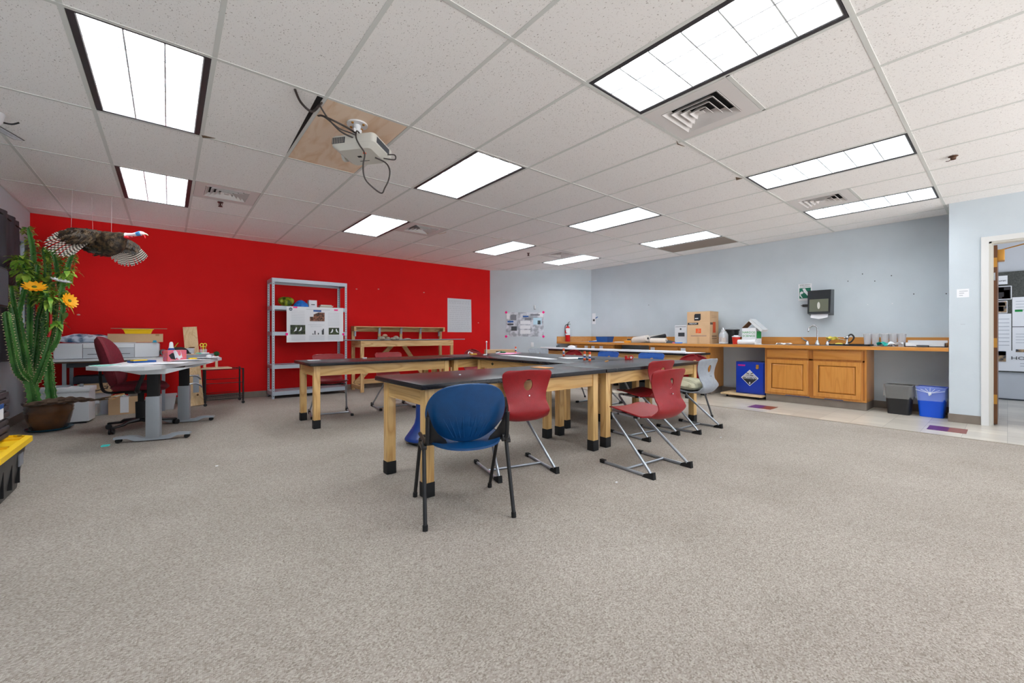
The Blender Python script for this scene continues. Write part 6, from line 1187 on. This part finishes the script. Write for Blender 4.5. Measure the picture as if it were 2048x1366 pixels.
for key, (pts, r, _) in stems.items():
    r *= .86
    P_ = smooth([(a-ox, b-oy, c) for a, b, c in pts], 14); mb = MB(); sp_ = MB(); n = 16
    tt = (P_[1]-P_[0]).normalized(); u = tt.cross(Vector((1, 0, 0))).normalized(); rings = []; ph = random.uniform(0, 1)
    for i, p in enumerate(P_):
        d_ = (P_[min(i+1, len(P_)-1)]-P_[max(i-1, 0)]).normalized(); u = (u-d_*u.dot(d_)).normalized(); w_ = d_.cross(u)
        f = i/(len(P_)-1); rr = r*(1-.25*f)*(1 if f < .9 else sqrt(max(.03, 1-((f-.9)/.1)**2))); wav = 1+.20*sin(i*1.7)
        ring = []
        for k in range(n):
            a = 2*pi*k/n+ph; rib = abs(cos(2*(a-ph)))**1.6; q_ = rr*(.40+.60*rib*wav); ring.append(p+(u*cos(a)+w_*sin(a))*q_)
            if k % 4 == 0 and i % 2 == 0 and f < .97:
                dd = (u*cos(a)+w_*sin(a)); b0 = p+dd*q_*.98; b1 = p+dd*(q_+.013)
                sp_.add([tuple(b0+d_*.006), tuple(b0-d_*.006), tuple(b1)], [(0, 1, 2)]); w2 = d_.cross(dd)*.004; sp_.add([tuple(b0+w2), tuple(b0-w2), tuple(b1)], [(0, 1, 2)])
            if k % 4 == 0 and p.z > 1.40 and random.random() < (.25+.5*f):
                dd = (u*cos(a)+w_*sin(a)); leaf(leaves, p+dd*q_, dd+Vector((random.uniform(-.3, .3), random.uniform(-.3, .3), random.uniform(-.1, .9))), random.uniform(.04, .085), random.uniform(.010, .018), random.uniform(.2, .9))
        rings.append(ring)
    mb.rings(rings, 0, True); o = mb.build('stem', m_cac, t, ang=70); sp_ = sp_.build('spines', m_spine, o, fix=False); sp_['kind'] = 'stuff'
for (x, y, z), R_, n_ in (((-1.19, 6.74, 1.72), .09, 46), ((-1.215, 6.74, 1.86), .06, 26), ((-1.04, 6.8, 1.62), .08, 36), ((-.93, 6.7, 1.48), .07, 34), ((-.86, 6.7, 1.75), .06, 30), ((-1.0, 6.66, 1.45), .08, 30), ((-.945, 6.68, 1.2), .06, 22), ((-1.1, 6.84, 1.5), .07, 20)):
    for k in range(n_):
        d_ = Vector((random.gauss(0, 1), random.gauss(-.4, 1), random.gauss(.3, 1))).normalized(); leaf(leaves, Vector((x-ox, y-oy, z))+d_*R_*random.uniform(.2, .9), d_, random.uniform(.06, .115), random.uniform(.016, .026), random.uniform(.3, 1.1))
lv = leaves.build('leaves', m_leaf, t, fix=False); lv['kind'] = 'stuff'
bl = MB()
for p, d_, L_, w_ in (((-1.10, 6.58, 1.43), (1, -.3, -.15), .17, .045), ((-1.02, 6.6, 1.44), (-.7, -.5, .3), .13, .045), ((-.96, 6.6, 1.36), (1, -.4, .4), .12, .03), ((-.95, 6.6, 1.34), (.8, -.4, -.6), .10, .032), ((-.86, 6.62, 1.30), (-.2, -.4, -.9), .08, .03)): leaf(bl, Vector((p[0]-ox, p[1]-oy, p[2])), Vector(d_), L_, w_, .2)
bl.build('broad_leaf', m_big, t, fix=False)
rd = MB().tube(smooth([(-.975-ox, 6.62-oy, 1.30), (-.972-ox, 6.6-oy, 1.2), (-.978-ox, 6.6-oy, 1.08), (-.99-ox, 6.6-oy, 1.03)], 5), .012, 8); rd.build('red_ornament', mat('ornament_red', (190, 24, 24), .4), t)
# driftwood lying across the pot
t = thing('driftwood', 'dark grey-brown driftwood branch jutting from the plant pot to the right', 'driftwood', (0, 0, 0)); P_ = smooth([(-1.16, 6.56, .315), (-1.02, 6.54, .335), (-.90, 6.53, .345), (-.80, 6.53, .345), (-.70, 6.54, .335), (-.62, 6.55, .325), (-.55, 6.56, .335)], 6); random.seed(5); rg = []
for i, p in enumerate(P_):
    f = i/(len(P_)-1); rr = .016+.05*sin(pi*min(1, f*1.25))**.8*(1-f*.5); rg.append([p+Vector((0, cos(2*pi*k/12)*rr*1.3*(1+.16*sin(k*3+i*.9)), sin(2*pi*k/12)*rr*.62*(1+.2*cos(k*5+i*1.3)))) for k in range(12)])
db = MB().rings(rg, 0, True); db.build('branch', noisy('drift_bark', (60, 46, 36), (104, 84, 68), (.15, 3, 3), 14, .9, 5, bump=.8), t, ang=30)
MB().tube([(-.58, 6.55, .335), (-.50, 6.53, .35)], [.012, .004], 6).tube([(-.60, 6.56, .32), (-.52, 6.60, .315)], [.01, .003], 6).build('twig', mat('drift_tip', (122, 96, 70), .9), t)
# artificial flowers
def flower(p, n_, rr, m1, m2, lab, nrm, w_=.014):
    t = thing('artificial_flower', lab, 'flower', p, 0, 'artificial flowers stuck in the cactus'); z = Vector(nrm).normalized(); t.rotation_euler = z.to_track_quat('Z', 'Y').to_euler()
    q = MB()
    for ring in (0, 1):
        for k in range(n_):
            a = 2*pi*k/n_+ring*.3; r1 = rr*(1-.25*ring); c_, s_ = cos(a), sin(a); pts = []
            for f, ww in ((.12, .4), (.45, .95), (.8, 1), (1, .35)): pts += [(c_*r1*f-s_*w_*ww, s_*r1*f+c_*w_*ww, .004+.008*ring+.02*f*f*(1-ring*.3)), (c_*r1*f+s_*w_*ww, s_*r1*f-c_*w_*ww, .004+.008*ring+.02*f*f*(1-ring*.3))]
            q.add(pts, [(0, 1, 3, 2), (2, 3, 5, 4), (4, 5, 7, 6)])
    q.build('petals', m1, t, solid=.0015); MB().sph((0, 0, .012), rr*.22, 12, sq=(1, 1, .5)).build('flower_centre', m2, t); MB().tube([(0, 0, 0), (0, 0, -.05)], .003, 6).build('stem', m_cac, t)
m_yf = mat('petal_yellow', (255, 178, 20), .5)
flower((-1.075, 6.52, 1.545), 13, .095, m_yf, mat('flower_green', (96, 110, 30), .8), 'yellow artificial daisy on the left of the cactus', (.1, -.55, .7))
flower((-.83, 6.52, 1.42), 13, .085, m_yf, mat('flower_green', (96, 110, 30), .8), 'yellow artificial daisy at the right edge of the cactus', (.75, -.6, .25))
flower((-.90, 6.6, 1.63), 12, .085, m_paper, m_white, 'white artificial flower near the top right of the cactus', (.25, -.25, .95))

# ================================================================ FLYING TURKEY MOUNT
t = thing('mounted_turkey', 'taxidermy wild turkey with spread barred wings hung from the ceiling', 'mounted bird', (-.54, 6.62, 2.12)); O = Vector((-.54, 6.62, 2.12))
m_bd = noisy('turkey_plumage', (34, 26, 20), (92, 74, 52), (1, 1, 1), 22, .55, 5, lo=.42, hi=.62, bump=.9, bscale=60); m_fd = mat('feather_dark', (66, 58, 52), .8); m_fl = mat('feather_light', (206, 196, 184), .8)
sec = [((-.80, 6.86, 2.10), .012, .03), ((-.74, 6.82, 2.11), .06, .05), ((-.67, 6.76, 2.11), .10, .10), ((-.60, 6.69, 2.10), .115, .135), ((-.53, 6.62, 2.10), .118, .145), ((-.47, 6.55, 2.12), .102, .125), ((-.42, 6.50, 2.16), .07, .075), ((-.385, 6.46, 2.18), .042, .042), ((-.35, 6.43, 2.19), .026, .026), ((-.31, 6.40, 2.195), .021, .021), ((-.275, 6.375, 2.205), .021, .022), ((-.25, 6.36, 2.213), .026, .027), ((-.225, 6.345, 2.214), .022, .022), ((-.205, 6.333, 2.21), .009, .009)]
P_ = [Vector(s[0]) for s in sec]; rg = []; rw = []
idx = []
SP = smooth(P_, 5); 
def itp(k, f, j): return sec[k][j]*(1-f)+sec[min(k+1, len(sec)-1)][j]*f
for i, p in enumerate(SP):
    k, f = divmod(i, 5); f /= 5; d_ = (SP[min(i+1, len(SP)-1)]-SP[max(i-1, 0)]).normalized(); s_ = d_.cross(Vector((0, 0, 1))).normalized(); w_ = s_.cross(d_); a1, a2 = itp(k, f, 1), itp(k, f, 2)
    rg.append([p-O+s_*cos(2*pi*q/18)*a1+w_*sin(2*pi*q/18)*a2 for q in range(18)])
tuft = MB(); random.seed(21); HD = Vector((.66, -.66, .1)).normalized()
for i in range(420):
    k = random.randint(6, 40); q = random.randint(0, 17); 
    if k >= len(rg): continue
    p = rg[k][q]; cen = SP[k]-O; nn_ = (p-cen).normalized(); L_ = random.uniform(.03, .055); s_ = HD.cross(nn_).normalized()*random.uniform(.010, .016); b0 = p-nn_*.003; d2 = (-HD+nn_*random.uniform(.05, .22)).normalized()*L_
    tuft.add([tuple(b0-s_*.6), tuple(b0+s_*.6), tuple(b0+d2*.6+s_), tuple(b0+d2), tuple(b0+d2*.6-s_)], [(0, 1, 2, 3, 4)], random.choice((0, 0, 0, 1, 2)))
m_nk = mat('wattle_red', (214, 24, 36), .5); m_hb = mat('head_blue', (70, 140, 205), .5); m_hw = mat('head_pale', (226, 206, 210), .5)
b_ = MB().rings(rg, 0, True); nr_ = len(rg)-1
b_.m = [(0 if (i//18) < 38 else (1 if (i//18) < 50 else (2 if (i//18) < 58 else 3))) if i < nr_*18 else 0 for i in range(len(b_.f))]
b_.build('body', [m_bd, m_hw, m_hb, m_hw], t, ang=60); tf = tuft.build('body_feathers', [mat('feather_black', (26, 21, 18), .5), mat('feather_bronze', (88, 66, 42), .45), mat('feather_brown2', (60, 46, 34), .6)], t, fix=False); tf['kind'] = 'stuff'
W = lambda *p: Vector(p)-O
MB().sph(W(-.355, 6.425, 2.165), .024, 10, sq=(1.5, 1, .8)).sph(W(-.325, 6.405, 2.172), .016, 10, sq=(1.4, 1, .8)).sph(W(-.30, 6.39, 2.178), .011, 8).tube([W(-.225, 6.34, 2.20), W(-.205, 6.325, 2.185), W(-.2, 6.322, 2.16)], [.006, .007, .005], 6).build('wattle', m_nk, t)
MB().tube([W(-.215, 6.34, 2.214), W(-.19, 6.323, 2.207), W(-.175, 6.315, 2.195)], [.012, .008, .002], 8).build('beak', mat('beak', (206, 196, 160), .4), t)
for s in (1, -1):
    e_ = W(-.243, 6.357, 2.22)+Vector((-.66, -.75, 0))*(.024*s)*-1*-1; MB().sph(e_, .0055, 10).build('eye', m_black, t)
def feather(mb, a, b, w_, bend, nrm, seg=22, per=2, off=0, taper=.45):
    a, b = Vector(a)-O, Vector(b)-O; d_ = (b-a); L_ = d_.length; s = d_.normalized().cross(nrm).normalized(); q = d_.normalized(); vs = []
    for k in range(seg+1):
        f = k/seg; c = a+d_*f+nrm*bend*sin(pi*f)*L_; ww = w_*min(1, taper+1.3*f)*(sqrt(max(0, 1-((f-.86)/.14)**2)) if f > .86 else 1)
        vs += [tuple(c-s*ww), tuple(c+nrm*.003), tuple(c+s*ww)]
    fs = []; ms = []
    for k in range(seg):
        for i in (0, 1): j = k*3+i; fs.append((j, j+1, j+4, j+3)); ms.append(1 if (k+off) % (per*2) >= per else 0)
    o_ = len(mb.v); mb.v += vs; mb.f += [tuple(i+o_ for i in f) for f in fs]; mb.m += ms
def covert(mb, pts):   # closed patch of overlapping short feathers
    pass
# viewer-left wing
tips = [(-.842, 6.40, 2.165), (-.900, 6.37, 2.125), (-.940, 6.33, 2.075), (-.965, 6.30, 2.02), (-.977, 6.28, 1.975), (-.964, 6.28, 1.935), (-.946, 6.30, 1.908), (-.921, 6.32, 1.888), (-.893, 6.34, 1.875), (-.867, 6.36, 1.868), (-.840, 6.40, 1.875), (-.812, 6.44, 1.893), (-.785, 6.48, 1.925)]
nW = Vector((-.25, -.75, .35)).normalized()
rootA, rootB = Vector((-.80, 6.47, 2.19)), Vector((-.655, 6.58, 2.11))
w1 = MB()
def seg_tips(tp, m): 
    T_ = smooth(tp, 4); return [T_[round(i*(len(T_)-1)/(m-1))] for i in range(m)]
for i, tip in enumerate(seg_tips(tips, 21)):
    f = i/20; r_ = rootA.lerp(rootB, f); feather(w1, r_, tip, .0085, .05, nW, seg=18, per=1, off=i % 2, taper=.6)
w1.build('wing_feathers', [m_fd, m_fl], t, solid=.0012, fix=False)
def patch(rows, nu_, mb):
    rr_ = [smooth(r_, nu_) for r_ in rows]; mb.rings([[p-O for p in r_] for r_ in rr_], 0, False, closed=False)
c1 = MB(); patch([[(-.58, 6.60, 2.235), (-.70, 6.50, 2.225), (-.80, 6.44, 2.20), (-.86, 6.40, 2.155), (-.885, 6.385, 2.11)], [(-.58, 6.57, 2.20), (-.69, 6.46, 2.19), (-.79, 6.40, 2.165), (-.84, 6.38, 2.13), (-.87, 6.37, 2.095)], [(-.60, 6.58, 2.14), (-.68, 6.47, 2.12), (-.76, 6.40, 2.105), (-.81, 6.38, 2.085), (-.845, 6.375, 2.065)], [(-.62, 6.60, 2.08), (-.67, 6.51, 2.07), (-.73, 6.44, 2.06), (-.77, 6.42, 2.05), (-.80, 6.41, 2.045)]], 5, c1); pc1 = c1.v[:]; o1 = c1.build('wing_coverts', m_bd, t, solid=.012)
def covert_tufts(vs, n_, dirn, nrm, parent):
    q = MB()
    for i in range(n_):
        a_, b_ = Vector(random.choice(vs)), Vector(random.choice(vs)); p = a_.lerp(b_, .12)+nrm*.010; L_ = random.uniform(.035, .06); s_ = dirn.cross(nrm).normalized()*random.uniform(.009, .014); d2 = (dirn+nrm*random.uniform(.02, .12)).normalized()*L_
        q.add([tuple(p-s_*.6), tuple(p+s_*.6), tuple(p+d2*.6+s_), tuple(p+d2), tuple(p+d2*.6-s_)], [(0, 1, 2, 3, 4)], random.choice((0, 0, 1, 2, 2)))
    o_ = q.build('covert_feathers', [mat('feather_black', (26, 21, 18), .5), mat('feather_bronze', (88, 66, 42), .45), mat('feather_brown2', (60, 46, 34), .6)], parent, fix=False); o_['kind'] = 'stuff'
covert_tufts(pc1, 170, Vector((-.55, -.25, -.8)).normalized(), nW, o1)
# viewer-right wing
tips2 = [(-.498, 6.62, 1.925), (-.462, 6.65, 1.890), (-.421, 6.68, 1.872), (-.384, 6.70, 1.865), (-.342, 6.73, 1.875), (-.303, 6.76, 1.895), (-.263, 6.78, 1.925), (-.232, 6.80, 1.96), (-.21, 6.82, 1.99), (-.195, 6.82, 2.02)]
n2 = Vector((.2, -.9, .15)).normalized(); rA, rB = Vector((-.46, 6.60, 2.05)), Vector((-.31, 6.70, 2.14)); w2 = MB()
for i, tip in enumerate(seg_tips(tips2, 14)):
    f = i/13; feather(w2, rA.lerp(rB, f), tip, .0135, .05, n2, per=1, seg=20, off=0, taper=.6)
w2.build('wing_feathers', [m_fd, m_fl], t, solid=.0012, fix=False)
c2_ = MB(); patch([[(-.46, 6.53, 2.17), (-.40, 6.56, 2.175), (-.35, 6.62, 2.17), (-.30, 6.68, 2.145), (-.27, 6.70, 2.12)], [(-.48, 6.54, 2.12), (-.41, 6.56, 2.12), (-.36, 6.61, 2.115), (-.32, 6.66, 2.10), (-.29, 6.69, 2.08)], [(-.49, 6.56, 2.06), (-.44, 6.58, 2.05), (-.39, 6.62, 2.05), (-.35, 6.66, 2.05), (-.31, 6.69, 2.05)]], 5, c2_); pc2 = c2_.v[:]; o2 = c2_.build('wing_coverts', m_bd, t, solid=.012); covert_tufts(pc2, 110, Vector((.35, .15, -.9)).normalized(), n2, o2)
tl_ = MB()
for k in range(9): a = -.5+k*.125; feather(tl_, (-.76, 6.83, 2.11), (-.86+.02*k, 6.98-.03*abs(k-4), 2.05+.012*k), .022, .03, Vector((.3, -.3, .9)).normalized(), per=1, seg=14)
tl_.build('tail_feathers', [m_fd, mat('feather_brown', (110, 84, 60), .8)], t, solid=.0012, fix=False)
for s in (0, 1):
    p = Vector((-.60+.075*s, 6.64-.03*s, 2.035)); f_ = MB().tube([p-O, p+Vector((-.005, -.02, -.03))-O], .010, 8)
    for a in (-.5, 0, .5): f_.tube(smooth([p+Vector((-.005, -.02, -.03))-O, p+Vector((.012+.02*a, -.03, -.042))-O, p+Vector((.03+.01*a, -.03-.02*a, -.03))-O, p+Vector((.028, -.03-.02*a, -.045))-O], 3), .005, 6)
    f_.build('foot', mat('turkey_foot', (150, 120, 96), .6), t)
tag(MB().cyl((-.66, 6.70, 2.20), (-.68, 6.80, CH), .0012, n=5).cyl((-.50, 6.58, 2.22), (-.50, 6.64, CH), .0012, n=5).cyl((-.80, 6.44, 2.20), (-.80, 6.52, CH), .0012, n=5).build('hanging_lines', mat('fishing_line', (200, 190, 190), .3)), 'thin clear lines holding the turkey from the ceiling', 'lines')
